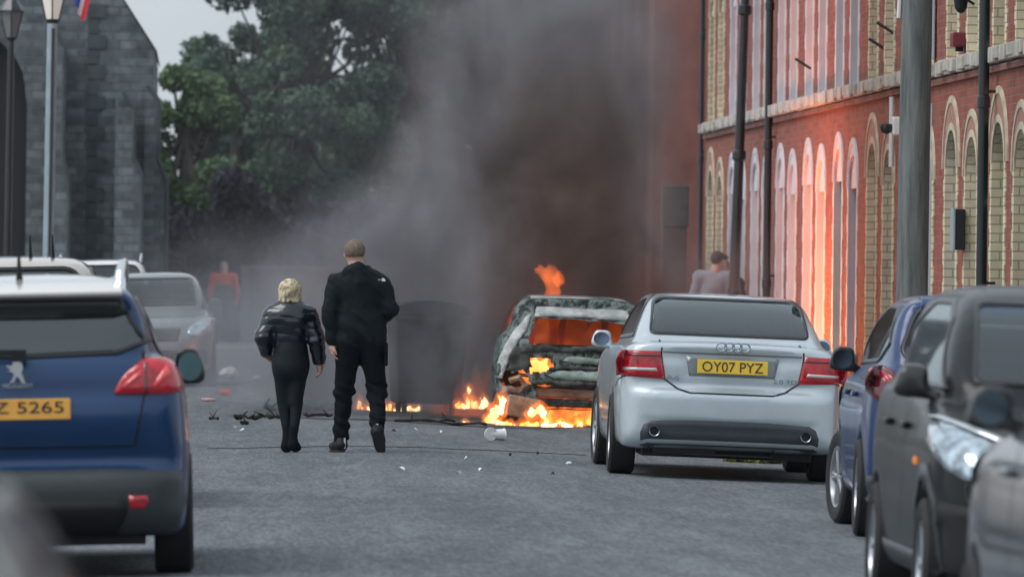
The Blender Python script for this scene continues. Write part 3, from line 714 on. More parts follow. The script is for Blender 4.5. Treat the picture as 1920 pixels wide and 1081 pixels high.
def hatch(name, label, paintm, X, Y, flip=False, yaw=0., k=(1, 1, 1), roll=TILT, steer=0., h=.03, detail=True, rails=False, base=P_hat, side=SWh, rear=RWh, ws=WSh, glass=None, side_glass=None, ws_glass=None, mirror_mat=None, cat='car'):
    kx, ky, kz = k; p = scaled(base, kx, ky, kz)
    r = -roll if flip else roll
    zz = road_z(X)
    S, Rr, W_ = sc2(side, ky, kz), sc2(rear, kx, kz), sc2(ws, kx, kz)
    c = Car(name, label, p, paintm, (X, Y, zz), yaw=yaw, roll=r, h=h, flip=flip, cat=cat, holes=[('rear', Rr, .02), ('left', S, .02), ('right', S, .02), ('front', W_, .02)])
    c.window('rear', Rr, glass or M_glassd, .03, 1, 'rear_window'); c.window('front', W_, ws_glass or M_glass, .025, 1, 'windscreen')
    for vw in ('left', 'right'):
        c.window(vw, S, side_glass or M_glassd, .03, 1, 'side_window')
        c.seam('door_seam', vw, [(1.2 * ky, 1.05 * kz), (1.2 * ky, .3)], .012); c.seam('door_seam', vw, [(2.1 * ky, 1.03 * kz), (2.1 * ky, .3)], .012)
        for hy in (1.32, 2.2):
            hz = .86 * kz; hp, hn = c.hit(vw, hy * ky, hz); sx = -1 if vw == 'left' else 1
            MB().box((hp.x + sx * .02, hy * ky, hz), (.035, .19, .035)).build('door_handle', paintm, c.root, bevel=.01)
    c.wheels(.205, steer=steer); c.mirrors(2.62 * ky, 1.06 * kz, mirror_mat or M_trim, p['W'] / 2 - .045, (.15, .15))
    c.seats((1.0 * ky, 1.95 * ky), (-.35, .35), .42, top=1.0 * kz)
    MB().box((0, p['L'] / 2, .2), (1.25, p['L'] * .86, .05)).build('underbody', M_black, c.root)
    c.seam('hatch_seam', 'rear', sc2([(-.60, 1.05), (-.62, .8), (-.52, .62), (.52, .62), (.62, .8), (.60, 1.05)], kx, kz), .01)
    for sx in (-1, 1):
        f = (lambda q: q) if sx > 0 else mir
        c.patch('headlamp', 'front', f(sc2(chaikin([(.44, .70), (.52, .80), (.70, .88), (.80, .90), (.815, .78), (.74, .68), (.56, .63)], 1), kx, kz)), M_head, .016, .03)
        c.patch('fog_lamp', 'front', f(sc2([(.58, .40), (.66, .41), (.66, .37), (.58, .36)], kx, kz)), M_chrome2, .016, .04)
    c.patch('lower_grille', 'front', sc2([(-.70, .48), (.70, .48), (.74, .30), (-.74, .30)], kx, kz), M_black, .01, .05)
    c.patch('grille', 'front', sc2([(-.38, .76), (.38, .76), (.34, .60), (-.34, .60)], kx, kz), M_trim, .012, .05)
    if rails:
        for sx in (-1, 1):
            MB().tube([(sx * .56 * kx, .6 * ky, 1.47 * kz), (sx * .57 * kx, .7 * ky, 1.55 * kz), (sx * .57 * kx, 1.9 * ky, 1.55 * kz), (sx * .56 * kx, 2.05 * ky, 1.46 * kz)], .02, 8).build('roof_rail', M_chrome, c.root, smooth=True)
    return c

# blue hatchback behind the silver car
XB, YB = 5.02, 50.05
M_vblue = paint('vivid blue paint', (.001, .028, .12), metal=.1, rough=.35, coat=.5)
B_ = hatch('hatchback_car', 'vivid blue hatchback on the right between the silver saloon and the black car', M_vblue, XB, YB, yaw=R(-1.6), k=(1.02, 1.0, 1.04), steer=R(9), h=.027)
for sx in (-1, 1):
    f = (lambda q: q) if sx > 0 else mir
    tl = B_.patch('tail_light', 'rear', f(chaikin([(.60, .86), (.62, 1.0), (.70, 1.08), (.80, 1.09), (.85, 1.0), (.80, .90), (.70, .85)], 1)), M_redd, .016, .03)
    B_.patch('lens_arc', 'rear', f([(.655, .90), (.67, 1.0), (.73, 1.05), (.78, 1.05), (.78, 1.03), (.73, 1.02), (.69, .97), (.68, .90)]), M_red, .021, .03, parent=tl)
sp = MB(); sp.prism([(.33, 1.44), (.38, 1.42), (.62, 1.50), (.62, 1.54), (.38, 1.53), (.31, 1.49)], -.50, .50, 'yz'); sp.build('spoiler', M_vblue, B_.root, bevel=.01, smooth=True)
B_.patch('bumper_cladding', 'rear', [(-.80, .40), (.80, .40), (.80, .24), (-.80, .24)], M_clad, .01, .05)
MB().box((0, .0, .74), (.52, .012, .11)).build('number_plate', M_plate, B_.root, bevel=.004)
# black crossover facing the camera
M_bl = mat('black grey paint', (.007, .008, .010), rough=.38, coat=.22, spec=.25, noise=.05, scale=3, inside=(.03, .03, .03))
XD, YD = 4.24, 36.4
D = hatch('black_car', 'black crossover facing the camera at right with its nose behind the grey car', M_bl, XD, YD + 4.15, flip=True, k=(1.05, 1.05, 1.09), h=.026, ws_glass=glassmat('windscreen glass', (.75, .84, .88), 2.0), mirror_mat=mat('dark mirror shell', (.025, .026, .028), rough=.28, coat=.5), glass=M_glass, side_glass=glassmat('door glass', (.35, .42, .45), 1.8))
for vw in ('left', 'right'):
    D.patch('wheel_arch_cladding', vw, [(2.95, .30), (3.0, .62), (3.2, .78), (3.5, .78), (3.72, .62), (3.78, .30), (3.7, .30), (3.62, .58), (3.45, .70), (3.24, .70), (3.08, .58), (3.02, .30)], M_clad, .012, .05)
    D.patch('side_repeater', vw, [(2.86, .80), (2.93, .80), (2.93, .765), (2.86, .765)], M_amber, .012, .03)
    D.patch('sill_cladding', vw, [(1.1, .36), (2.95, .36), (2.95, .24), (1.1, .24)], M_clad, .01, .05)
D.patch('bumper_cladding', 'front', [(-.82, .62), (-.45, .56), (.45, .56), (.82, .62), (.84, .28), (-.84, .28)], M_black, .013, .05)
D.patch('headlamp_brow', 'front', [(.42, .80), (.55, .90), (.84, 1.0), (.85, .985), (.56, .875), (.44, .785)], M_chrome, .024, .03)
D.patch('headlamp_brow', 'front', mir([(.42, .80), (.55, .90), (.84, 1.0), (.85, .985), (.56, .875), (.44, .785)]), M_chrome, .024, .03)
# nearest grey car at the right edge
M_gr = paint('gunmetal paint', (.13, .145, .16), metal=.4, rough=.35)
XE = 2.90 + .87
E = hatch('grey_car', 'gunmetal grey car cut off by the right edge, black wing mirror nearest the camera', M_gr, XE + .03, 26.2, yaw=R(1.4), k=(1.07, 1.0, 1.11), h=.027, mirror_mat=MATS['dark mirror shell'])
# burnt-out car is built with the fire, below
# left row
M_lg = paint('slate grey paint', (.17, .19, .21), metal=.5, rough=.3)
XG = X_at(413, 144) - .86
G_ = hatch('parked_car', 'slate grey hatchback facing the camera beyond the blue crossover', M_lg, XG, 104.0 + 3.95, flip=True, k=(1.0, 1, 1.0), roll=-TILT, h=.035)
M_be = paint('cream paint', (.55, .5, .46), metal=.2, rough=.35)
XC = X_at(175, 285) - .60
C1 = hatch('parked_car', 'tall cream roofed car hidden behind the blue crossover at far left', M_be, XC, 53.5, k=(1.04, 1.05, 1.15), roll=-TILT, h=.035)
for ax in (-.1, .15):
    MB().tube([(X_at(70 if ax < 0 else 112, 278) - XC, .9, 1.70), (X_at(70 if ax < 0 else 112, 278) - XC, .8, 1.86)], [.014, .005], 6).build('roof_aerial', M_black, C1.root)
M_wh = paint('white paint', (.75, .76, .77), metal=.0, rough=.35)
XW = X_at(195, 134)
hatch('parked_car', 'white car with roof rails, only its roof showing beyond the cream car', M_wh, XW, 112, k=(1, 1, 1.12), roll=-TILT, h=.04, rails=True)
# nearest blurred car, lower left corner
M_te = paint('pale green paint', (.10, .12, .10), metal=.3, rough=.4)
hatch('near_car', 'out-of-focus dark car corner blurring the lower left edge of the photo', M_te, -.79, 8.9, k=(1.0, 1, .985), roll=-TILT, h=.03)

# ------------------------------------------------------------------ terrace of brick houses on the right
M_brick = brickmat('red brick', (.22, .056, .038), (.31, .09, .06), (.22, .12, .10), stain=.28)
M_brickd = brickmat('dark red brick', (.19, .07, .055), (.26, .10, .08), (.24, .18, .16), stain=.25)
M_ybrick = brickmat('yellow brick', (.62, .55, .38), (.70, .63, .46), (.36, .31, .23), bw=.225, bh=.085, ms=.008, stain=.22)
M_lil = mat('lilac masonry paint', (.62, .60, .66), rough=.6, noise=.08, scale=2.5)
M_cream = mat('cream stone', (.52, .47, .36), rough=.8, noise=.2, scale=6)
M_sill = mat('sill stone', (.42, .40, .36), rough=.85, noise=.25, scale=5)
M_pinkb = mat('pink brick infill', (.36, .2, .15), rough=.8, noise=.25, scale=12)
M_frame = mat('white window frame', (.7, .7, .7), rough=.4, noise=.05)
M_pane = mat('house window glass', (.02, .025, .03), rough=.06, coat=1)
M_slate = mat('roof slate', (.06, .065, .075), rough=.7, noise=.25, scale=6)
M_iron = mat('black iron paint', (.008, .012, .016), rough=.35, coat=.4)
HL = 4.68; H0 = 71.5; WALLTOP = 6.3; zb = zr
def arch_pts(c, hw, spring, rise, n=10):
    return [(c + hw * math.cos(t), spring + rise * math.sin(t)) for t in np.linspace(0, math.pi, n + 1)]
def house(k, style, doorcol):
    y0 = H0 + HL * k
    names = {'yellow': 'yellow brick', 'lilac': 'lilac painted', 'glow': 'pale painted'}
    desc = {-1: 'yellow brick dressed house beyond the right edge, nearest the camera',
            0: 'red brick house with yellow brick arches at the right edge beside the black downpipe',
            1: 'red brick house with yellow arches just right of the wooden pole',
            2: 'red brick house mostly hidden behind the grey wooden pole',
            3: 'red brick house with yellow brick arches just left of the wooden pole, camera on wall',
            4: 'house with lilac painted jambs, right of the brightest orange fire glow',
            5: 'house whose pale painted jambs glow brightest orange from the fire',
            6: 'lilac painted house just right of the thin dark downpipe, pink with firelight',
            7: 'lilac painted house just left of the thin dark downpipe',
            8: 'lilac painted house behind the black lamp post',
            9: 'last house of the terrace, beige jambs beside the smoke'}[k]
    t = thing('terraced_house', desc, 'house', (XF, y0, 0), group='terraced brick houses along the right pavement')
    jm = M_ybrick if style == 'yellow' else M_lil
    ops = []   # opening: centre y, half width, bottom, spring, rise
    lo = [(1.2, .56, .62, 2.52, .38, 'window'), (3.3, .56, .13, 2.62, .38, 'door')]
    up = [(1.2, .50, 3.70, 5.25, .25, 'window'), (3.3, .50, 3.70, 5.25, .25, 'window')]
    outer = [(0, zb - .3), (HL, zb - .3), (HL, WALLTOP), (0, WALLTOP)]
    pts = [Vector(q) for q in outer]; eds = [(0, 1), (1, 2), (2, 3), (3, 0)]; loops = []
    for (c, hw, b, sp, ri, kd) in lo + up:
        lp = [(c - hw, b), (c + hw, b)] + arch_pts(c, hw, sp, ri); n0 = len(pts)
        pts += [Vector(q) for q in lp]; eds += [(n0 + i, n0 + (i + 1) % len(lp)) for i in range(len(lp))]; loops.append(lp)
    r = delaunay_2d_cdt(pts, eds, [], 1, 1e-5)
    V = [(0, q[0], q[1]) for q in r[0]]
    Fc = []
    for f in r[2]:
        cy = sum(r[0][i][0] for i in f) / 3; cz = sum(r[0][i][1] for i in f) / 3
        if any(inpoly(lp, np.array([cy]), np.array([cz]))[0] < 0 for lp in loops): continue
        a, b, c = [Vector((0, *r[0][i])) for i in f]
        Fc.append(tuple(f) if (b - a).cross(c - a).x < 0 else tuple(reversed(f)))
    w = obj('wall', V, Fc, M_brick, t)
    # side and back volume of the house
    bk = MB(); bk.add([(0, 0, zb - .3), (8, 0, zb - .3), (8, 0, WALLTOP), (0, 0, WALLTOP), (0, HL, zb - .3), (8, HL, zb - .3), (8, HL, WALLTOP), (0, HL, WALLTOP)], [(0, 1, 2, 3), (7, 6, 5, 4), (1, 5, 6, 2)])
    bk.build('side_wall', M_brickd, t, recalc=False)
    rf = MB(); rf.add([(-.3, 0, WALLTOP - .05), (-.3, HL, WALLTOP - .05), (4, HL, WALLTOP + 3), (4, 0, WALLTOP + 3), (8.3, 0, WALLTOP - .05), (8.3, HL, WALLTOP - .05)], [(0, 3, 2, 1), (3, 4, 5, 2)]); rf.build('roof', M_slate, t)
    MB().box((4, .1, WALLTOP + 3.3), (.9, .6, 1.4)).build('chimney', M_brickd, t)
    MB().box((-.32, HL / 2, WALLTOP - .08), (.12, HL, .1)).build('gutter', M_iron, t)
    for (c, hw, b, sp, ri, kd), lp in zip(lo + up, loops):
        dep = .22
        rv = MB(); n = len(lp); rv.add([(0, a, z) for a, z in lp] + [(dep, a, z) for a, z in lp], [(i, (i + 1) % n, (i + 1) % n + n, i + n) for i in range(n)])
        # toothed quoin facing on the wall surface, proud by a few mm, and the return face inside
        x0 = -.012; blk = .17 if style == 'yellow' else .2
        for sg in (-1, 1):
            q = MB(); zz = b; i = 0
            while zz < sp - .01:
                z1 = min(zz + blk, sp); wq = .21 if i % 2 else .13
                a0, a1 = sorted((c + sg * hw, c + sg * (hw + wq))); q.box((x0 / 2, (a0 + a1) / 2, (zz + z1) / 2), (-x0, a1 - a0, z1 - zz))
                zz = z1; i += 1
            q.build('quoins', jm, t)
        # inset return
        rv.build('reveal', jm, t, recalc=True)
        if kd == 'window' or kd == 'door':
            # arch hood: outer ring, infill, inner ring
            big = .34 if kd == 'door' else .27
            if b > 3: big = .22
            if style != 'yellow': big = .20
            for (m_, r0, r1, xx) in ((M_cream if style == 'yellow' else jm, .0, .07, .016), (M_pinkb if style == 'yellow' else jm, .07, big - .07, .011), (M_cream if style == 'yellow' else jm, big - .07, big, .02)):
                if r1 <= r0: continue
                am = MB(); A0 = arch_pts(c, hw + r0, sp - .0, ri + r0 * 1.0, 14); A1 = arch_pts(c, hw + r1, sp - .0, ri + r1 * 1.0, 14)
                vs = [(-xx, a, z) for a, z in A0] + [(-xx, a, z) for a, z in A1] + [(0, a, z) for a, z in A0] + [(0, a, z) for a, z in A1]; m1 = 15
                fs = []
                for i in range(14): fs += [(i, i + 1, m1 + i + 1, m1 + i), (2 * m1 + i, i, i + 1, 2 * m1 + i + 1)[::-1], (m1 + i, m1 + i + 1, 3 * m1 + i + 1, 3 * m1 + i)]
                fs += [(0, m1, 3 * m1, 2 * m1), (14, 29, 59, 44)]
                am.add(vs, fs); am.build('arch_hood', m_, t)
        P0 = [(a, z) for a, z in lp]
        if style != 'yellow' or b > 3: MB().prism(arch_pts(c, hw - .003, sp, ri - .003), .02, .06, 'yz').build('tympanum', jm, t)
        if kd == 'window':
            wn = MB(); wn.prism(P0, dep, dep + .02, 'yz'); wo_ = wn.build('window', M_frame, t)
            pn = MB()
            for (za, zb_) in ((b + .08, (b + sp) / 2 - .03), ((b + sp) / 2 + .03, sp)): pn.box((dep - .008, c, (za + zb_) / 2), (.01, 2 * hw - .16, zb_ - za))
            pn.build('pane', M_pane, wo_)
            MB().box((-.035, c, b - .06), (.13, 2 * hw + .3, .12)).build('window_sill', M_sill, t, bevel=.01)
        else:
            dn = MB(); dn.prism([(a, z) for a, z in P0], dep, dep + .02, 'yz'); d_ = dn.build('door', mat('door paint ' + doorcol[0], doorcol[1], rough=.4), t)
            MB().box((dep - .03, c, 2.25), (.05, 2 * hw, .06)).build('transom', M_frame, d_)
            MB().lathe([(.001, -.04), (.03, -.035), (.03, 0)], 12, 'x', (dep - .01, c + .35, 1.1)).build('door_knob', M_chrome, d_)
            MB().box((.05, c, .1), (.5, 2 * hw, .1)).build('doorstep', M_sill, t)
    # string course with projecting blocks under the upper windows
    sc = MB(); yy = 0; i = 0
    while yy < HL - .01:
        l = min((.62, .45, .7, .5)[(i + k) % 4], HL - yy); d = (.07, .115, .085, .12)[(i + k) % 4]
        sc.box((-d / 2, yy + l / 2, 3.62), (d, l - .012, .13 + .02 * (i % 2))); yy += l; i += 1
    sc.build('string_course', M_sill if style == 'yellow' else mat('painted stone', (.5, .48, .47), rough=.7, noise=.15, scale=5), t, bevel=.012)
    sc2_ = MB().box((-.02, HL / 2, 3.50), (.05, HL, .06)); sc2_.build('brick_corbel', M_brickd, t)
    return t
dc = [('green', (.02, .1, .06)), ('blue', (.02, .05, .16)), ('red', (.25, .02, .02)), ('white', (.6, .6, .6))]
styles = {-1: 'yellow', 0: 'yellow', 1: 'yellow', 2: 'yellow', 3: 'yellow', 4: 'lilac', 5: 'lilac', 6: 'lilac', 7: 'lilac', 8: 'lilac', 9: 'yellow'}
for k in range(-1, 10): house(k, styles[k], dc[k % 4])
def Yf(px, o=0): return F_PX * (XF - o) / (px - VPX - 4)
def downpipe(px, label, r=.05, m=M_iron, z1=6.2, z0=zb, collar=(1.4, 3.2, 5.0), off=.09, name='downpipe'):
    Y = Yf(px, off); t = thing(name, label, 'drainpipe', (XF - off, Y, z0))
    MB().tube([(0, 0, 0), (0, 0, z1 - z0)], r, 12).build('pipe', m, t, smooth=True)
    for z in collar: MB().lathe([(r, -.06), (r + .012, -.05), (r + .012, .05), (r, .06)], 12, 'z', (0, 0, z)).build('collar', m, t)
    for z in collar: MB().box((off / 2, 0, z + .1), (off, .03, .03)).build('bracket', m, t)
    return t
downpipe(1848, 'thick black downpipe on the brick wall near the right edge', .052, off=.13)
downpipe(1443, 'thin dark downpipe between two lilac painted houses', .05, off=.1)
downpipe(1317, 'dark downpipe at the far end of the terrace beside the pink wall', .035, off=.05, z1=6.2)
tg = tag(MB().box((XF - .05, Yf(1757), 4.9), (.06, .16, 2.3)).build('service_duct', mat('pale blue duct', (.55, .6, .68), rough=.5, noise=.05), bevel=.01), 'wide pale painted trunking on the wall right of the wooden pole, upper floor', 'trunking')
tag(MB().box((XF - .03, Yf(1752), 1.7), (.05, .05, 3.2)).build('white_conduit', MATS['pale blue duct']), 'thin white conduit running down the wall right of the wooden pole', 'conduit')
tag(MB().tube([(XF - .06, Yf(1686), 2.7), (XF - .06, Yf(1686), 3.45)], .03, 8).build('white_conduit', M_frame), 'short white conduit left of the wooden pole below the wall camera', 'conduit')
# wall camera
t = thing('security_camera', 'small white wall camera on the brickwork left of the wooden pole', 'camera', (XF, Yf(1683, .1), 3.12))
MB().box((-.07, 0, 0), (.14, .16, .2)).build('mount_box', M_frame, t, bevel=.02)
MB().lathe([(.001, -.07), (.05, -.05), (.07, 0), (.06, .04), (.001, .05)], 14, 'z', (-.2, 0, -.02)).build('camera_dome', M_trim, t, smooth=True)
# meter box, alarm, lantern, brackets
t = thing('meter_box', 'dark box with pale edge projecting from the wall below the arches', 'meter box', (XF, Yf(1796, .1), 2.0))
MB().box((-.06, 0, 0), (.10, .34, .40)).build('box_body', M_trim, t, bevel=.01); MB().box((-.118, 0, 0), (.016, .36, .42)).build('front_cover', mat('pale blue cover', (.3, .38, .42), rough=.5), t)
t = thing('alarm_box', 'dark red burglar alarm box above the string course at right', 'alarm', (XF, Yf(1797, .08), 3.86))
MB().box((-.07, 0, 0), (.14, .3, .14)).build('box_body', mat('maroon plastic', (.16, .02, .03), rough=.4), t, bevel=.015); MB().box((-.06, 0, -.09), (.07, .1, .05)).build('siren', M_black, t)
t = thing('wall_lantern', 'black wall lantern above the red alarm box', 'lantern', (XF, Yf(1803, .13), 4.16))
MB().lathe([(.02, .1), (.07, .06), (.06, -.02), (.03, -.06), (.001, -.07)], 10, 'z', (-.13, 0, 0)).build('lantern_body', M_black, t); MB().tube([(0, 0, .02), (-.13, 0, .1)], .015, 6).build('arm', M_black, t)
for px, z, lab in ((1675, 4.2, 'short dark bracket on the wall just left of the wooden pole'), (1518, 4.1, 'short dark bracket above the brightest orange jambs'), (1660, 4.05, 'small dark hook on the wall left of the bracket by the wooden pole')):
    tag(MB().tube([(XF + .02, Yf(px), z - .05), (XF - .16, Yf(px) + .1, z + .07)], .018, 6).build('wall_bracket', M_black), lab, 'bracket')

# building beyond the side street (seen through smoke)
t = thing('brick_building', 'plain pinkish brick building beyond the terrace, half lost in the smoke', 'building', (7.05, 124, 0))
MB().box((4, 10, 3.7), (8, 20, 8)).build('wall', mat('pink brick wall', (.24, .10, .08), rough=.9, noise=.2, scale=1.5), t)
for i in range(5): MB().box((-.06, 2 + i * 3.8, 3.7), (.14, .5, 8)).build('pilaster', M_brickd, t)
MB().box((4, 10, 7.75), (8.3, 20.3, .2)).build('parapet', M_sill, t)
t = thing('gate_pier', 'grey capped brick pier at the side street corner beside the standing men', 'gate pier', (7.15, 119.9, zb))
MB().box((0, 0, 1.1), (.36, .36, 2.2)).build('shaft', mat('sooty render', (.10, .075, .07), rough=.9, noise=.2), t); MB().box((0, 0, 2.5), (.40, .40, .62)).build('cap', mat('grey cement', (.075, .075, .078), rough=.9, noise=.2), t, bevel=.02)

# ------------------------------------------------------------------ posts and poles
t = thing('utility_pole', 'thick grey weathered wooden pole on the right pavement', 'utility pole', (X_at(1713, 207), 72.5, zb), (0, R(.2), 0))
M_pole = mat('weathered wood', (.13, .155, .16), rough=.85)
def wood(m):
    tt = m.node_tree; b = tt.nodes['Principled BSDF']; tc = tt.nodes.new('ShaderNodeTexCoord'); mp = tt.nodes.new('ShaderNodeMapping'); mp.inputs['Scale'].default_value = (9, 9, .7)
    n = tt.nodes.new('ShaderNodeTexNoise'); n.inputs['Scale'].default_value = 2; n.inputs['Detail'].default_value = 8; n.inputs['Roughness'].default_value = .7
    r = tt.nodes.new('ShaderNodeValToRGB'); r.color_ramp.elements[0].position = .3; r.color_ramp.elements[1].position = .7
    r.color_ramp.elements[0].color = (.06, .075, .08, 1); r.color_ramp.elements[1].color = (.215, .23, .225, 1)
    tt.links.new(tc.outputs['Object'], mp.inputs[0]); tt.links.new(mp.outputs[0], n.inputs['Vector']); tt.links.new(n.outputs[0], r.inputs[0]); tt.links.new(r.outputs[0], b.inputs['Base Color'])
    bp = tt.nodes.new('ShaderNodeBump'); bp.inputs['Strength'].default_value = .5; bp.inputs['Distance'].default_value = .02; tt.links.new(n.outputs[0], bp.inputs['Height']); tt.links.new(bp.outputs[0], b.inputs['Normal'])
wood(M_pole)
MB().tube([(0, 0, 0), (0, 0, 2.5), (.01, 0, 5), (.02, 0, 8)], [.148, .143, .137, .125], 24).build('pole_shaft', M_pole, t, smooth=True)
MB().tube([(-.16, 0, 3.9), (-.15, 0, 4.15)], .02, 6).build('insulator_clips', M_frame, t)
t = thing('lamp_post', 'tall black iron lamp post on the right pavement beside the two men', 'lamp post', (X_at(1372, 140), 107, zb), (0, R(1.5), 0))
MB().tube([(0, 0, 0), (0, 0, 1.2)], .085, 16).build('base_column', M_iron, t, smooth=True)
MB().tube([(0, 0, 1.2), (0, 0, 5.2), (0, 0, 6.5)], [.075, .058, .05], 16).build('shaft', M_iron, t, smooth=True)
for z in (1.25, 3.1, 5.05): MB().lathe([(.06, -.08), (.095, -.05), (.095, .05), (.06, .08)], 16, 'z', (0, 0, z)).build('collar', M_iron, t)
MB().lathe([(.04, 6.4), (.10, 6.5), (.2, 6.9), (.24, 6.95), (.05, 7.15), (.001, 7.3)], 8, 'z').build('lantern', M_iron, t)

M_gal = mat('galvanised steel', (.34, .42, .47), rough=.35, metal=.5, noise=.12, scale=4)
M_lamp = mat('lantern glass', (.62, .6, .55), rough=.3, emit=(.9, .85, .75), estr=.12)
def lantern_post(px, s, zl, label, m, r, yaw=0):
    t = thing('street_lamp', label, 'street lamp', (X_at(px, s), F_PX / s, zl_), (0, R(.3), 0), 'lantern street lamps on the left pavement')
    zl = zl - zl_
    MB().tube([(0, 0, 0), (0, 0, .9)], r * 1.3, 16).build('base', m, t, smooth=True)
    MB().tube([(0, 0, .9), (0, 0, zl)], [r * 1.02, r * .92], 16).build('post', m, t, smooth=True)
    MB().lathe([(r, zl - .03), (.10, zl), (.115, zl + .03), (.06, zl + .03)], 8, 'z').build('cradle', M_iron, t)
    MB().lathe([(.09, zl + .03), (.19, zl + .50)], 4, 'z').build('lantern_glass', M_lamp if m is M_gal else mat('dull lantern glass', (.16, .17, .17), rough=.4), t)
    MB().lathe([(.23, zl + .50), (.20, zl + .56), (.08, zl + .72), (.03, zl + .78), (.001, zl + .9)], 8, 'z').build('lantern_roof', M_iron, t)
    fr = MB()
    for a in range(4):
        an = a * math.pi / 2; fr.tube([(.095 * math.cos(an), .095 * math.sin(an), zl + .03), (.2 * math.cos(an), .2 * math.sin(an), zl + .5)], .012, 5)
    fr.build('lantern_frame', M_iron, t); return t
zl_ = zl
L1 = lantern_post(90, 130, 5.0, 'street lamp on a pale galvanised post with bright lantern', M_gal, .078)
MB().box((.02, -.09, 2.9), (.05, .012, 4.0)).build('post_shade_strip', mat('post shade paint', (.03, .04, .05), rough=.6), L1)  # dark strip painted for the reflection down the round metal post
lantern_post(14, 107, 5.4, 'dimmer lantern lamp on a dark post at the far left edge', M_iron, .06)
# flag hanging beside the church
t = thing('flag', 'small red white and blue flag hanging above the street at upper left', 'flag', (X_at(144, 118), F_PX / 118, 5.56), (0, R(12), 0))
fl = []; 
for name, c, x0, x1, z0, z1 in (('blue_field', (.03, .06, .3), -.10, -.01, -.02, .55), ('white_field', (.7, .7, .7), -.01, .05, -.1, .55), ('red_field', (.6, .03, .05), .05, .13, -.16, .55)):
    V = []; Fc = []; 
    for i in range(5):
        for j in range(9):
            x = x0 + (x1 - x0) * i / 4; z = z0 + (z1 - z0) * j / 8; V.append((x, .03 * math.sin(x * 30 + z * 4), z - .03 * math.sin(x * 25) * (j == 0)))
    for i in range(4):
        for j in range(8): Fc.append((i * 9 + j, (i + 1) * 9 + j, (i + 1) * 9 + j + 1, i * 9 + j + 1))
    obj(name, V, Fc, mat(name, c, rough=.8), t, smooth=True)
MB().tube([(-.12, 0, .55), (.15, 0, .57)], .012, 6).build('flag_pole', M_black, t)
MB().tube([(-.12, 0, .56), (X_at(90, 130) - X_at(147, 118), 115.4 - 127.1, .8)], .006, 5).build('halyard', M_black, t)

# ------------------------------------------------------------------ church
def stonemat(name, a, b, c, bw, bh):
    m = brickmat(name, a, b, c, bw=bw, bh=bh, ms=.02, stain=.5); return m
M_stone = stonemat('blackstone rubble', (.075, .092, .105), (.18, .205, .22), (.11, .125, .135), .33, .16)
M_stone.node_tree.nodes['Brick Texture'].offset = .37
M_dress = mat('dressed stone', (.07, .085, .092), rough=.9, noise=.2, scale=3)
YC = 152.0; sC = F_PX / YC; zc = -.05
t = thing('church', 'dark rubble stone church with stepped buttresses and steep gable at left', 'church', (X_at(285, sC), YC, zc))
x = lambda px: (px - 285) / sC
zpx = lambda py: 1.65 + (478 - py) / sC - zc
# gable wall with a tall pointed window opening, steep roof to the left
gab = [(x(285), 0), (x(285), zpx(95)), (x(225), zpx(0)), (x(-60), zpx(-430)), (x(-345), zpx(0)), (x(-405), zpx(95)), (x(-405), 0)]
wnd = [(x(48), .6)] + [(x(48), zpx(200)), (x(40), zpx(140)), (x(22), zpx(105)), (x(0), zpx(85)), (x(-60), zpx(40)), (x(-120), zpx(85)), (x(-160), zpx(140)), (x(-168), zpx(200)), (x(-168), .6)]
pts = [Vector(q) for q in gab + wnd]; ng = len(gab); nw = len(wnd)
r = delaunay_2d_cdt(pts, [(i, (i + 1) % ng) for i in range(ng)] + [(ng + i, ng + (i + 1) % nw) for i in range(nw)], [], 1, 1e-5)
Fc = [tuple(f) for f in r[2] if inpoly(wnd, np.array([sum(r[0][i][0] for i in f) / 3]), np.array([sum(r[0][i][1] for i in f) / 3]))[0] > 0]
m_ = MB(); m_.add([(q[0], 0, q[1]) for q in r[0]], Fc)
m_.add([(x(285), 0, 0), (x(285), 14, 0), (x(285), 14, zpx(95)), (x(285), 0, zpx(95))], [(0, 1, 2, 3)]); m_.build('wall', M_stone, t)
rv = MB(); rv.add([(a, 0, z) for a, z in wnd] + [(a, .6, z) for a, z in wnd], [(i, (i + 1) % nw, (i + 1) % nw + nw, i + nw) for i in range(nw)]); rv.build('window_reveal', M_stone, t)
MB().prism(wnd, .6, .62, 'xz').build('window', mat('leaded glass', (.012, .014, .018), rough=.5), t)
rf = MB(); rf.add([(x(290), -.15, zpx(95)), (x(290), 14, zpx(95)), (x(-60), 14, zpx(-440)), (x(-60), -.15, zpx(-440)), (x(-410), 14, zpx(95)), (x(-410), -.15, zpx(95))], [(0, 1, 2, 3), (3, 2, 4, 5)]); rf.build('roof', M_slate, t)
# buttresses: (left px, upper right px, lower right px, top y, setoff y0,y1, depth offset)
def buttress(x0, xu, xl, yt, ys0, ys1, d0, d1, s_):
    pr = [(x0, 0), (xl, 0), (xl, zpx(ys1)), (xu, zpx(ys0)), (xu, zpx(yt + 30)), (xu - .22, zpx(yt)), (x0, zpx(yt))]
    b = MB(); b.prism(pr, d0, d1, 'xz'); o = b.build('buttress', M_stone, t)
    e = MB(); wd = .05
    for (p0, p1) in zip(pr[1:5], pr[2:6]):
        e.tube([(p0[0] - .02, d0 - .005, p0[1]), (p1[0] - .02, d0 - .005, p1[1])], .045, 5)
    e.build('dressed_edge', M_dress, o)
buttress(x(215), x(252), x(268), 175, 296, 330, -1.1, -.2, 0)
buttress(x(268), x(298), x(314), 160, 300, 338, -.15, .5, 0)
buttress(x(95), x(120), x(132), 60, 300, 335, -.8, -.0, 0)
qn = MB()
for i in range(22):
    z = .1 + i * .29; wq = .34 if i % 2 else .2
    qn.box((x(160) + wq / 2, -.02, z + .13), (wq, .04, .26)); 
qn.build('quoin_strip', M_dress, t)

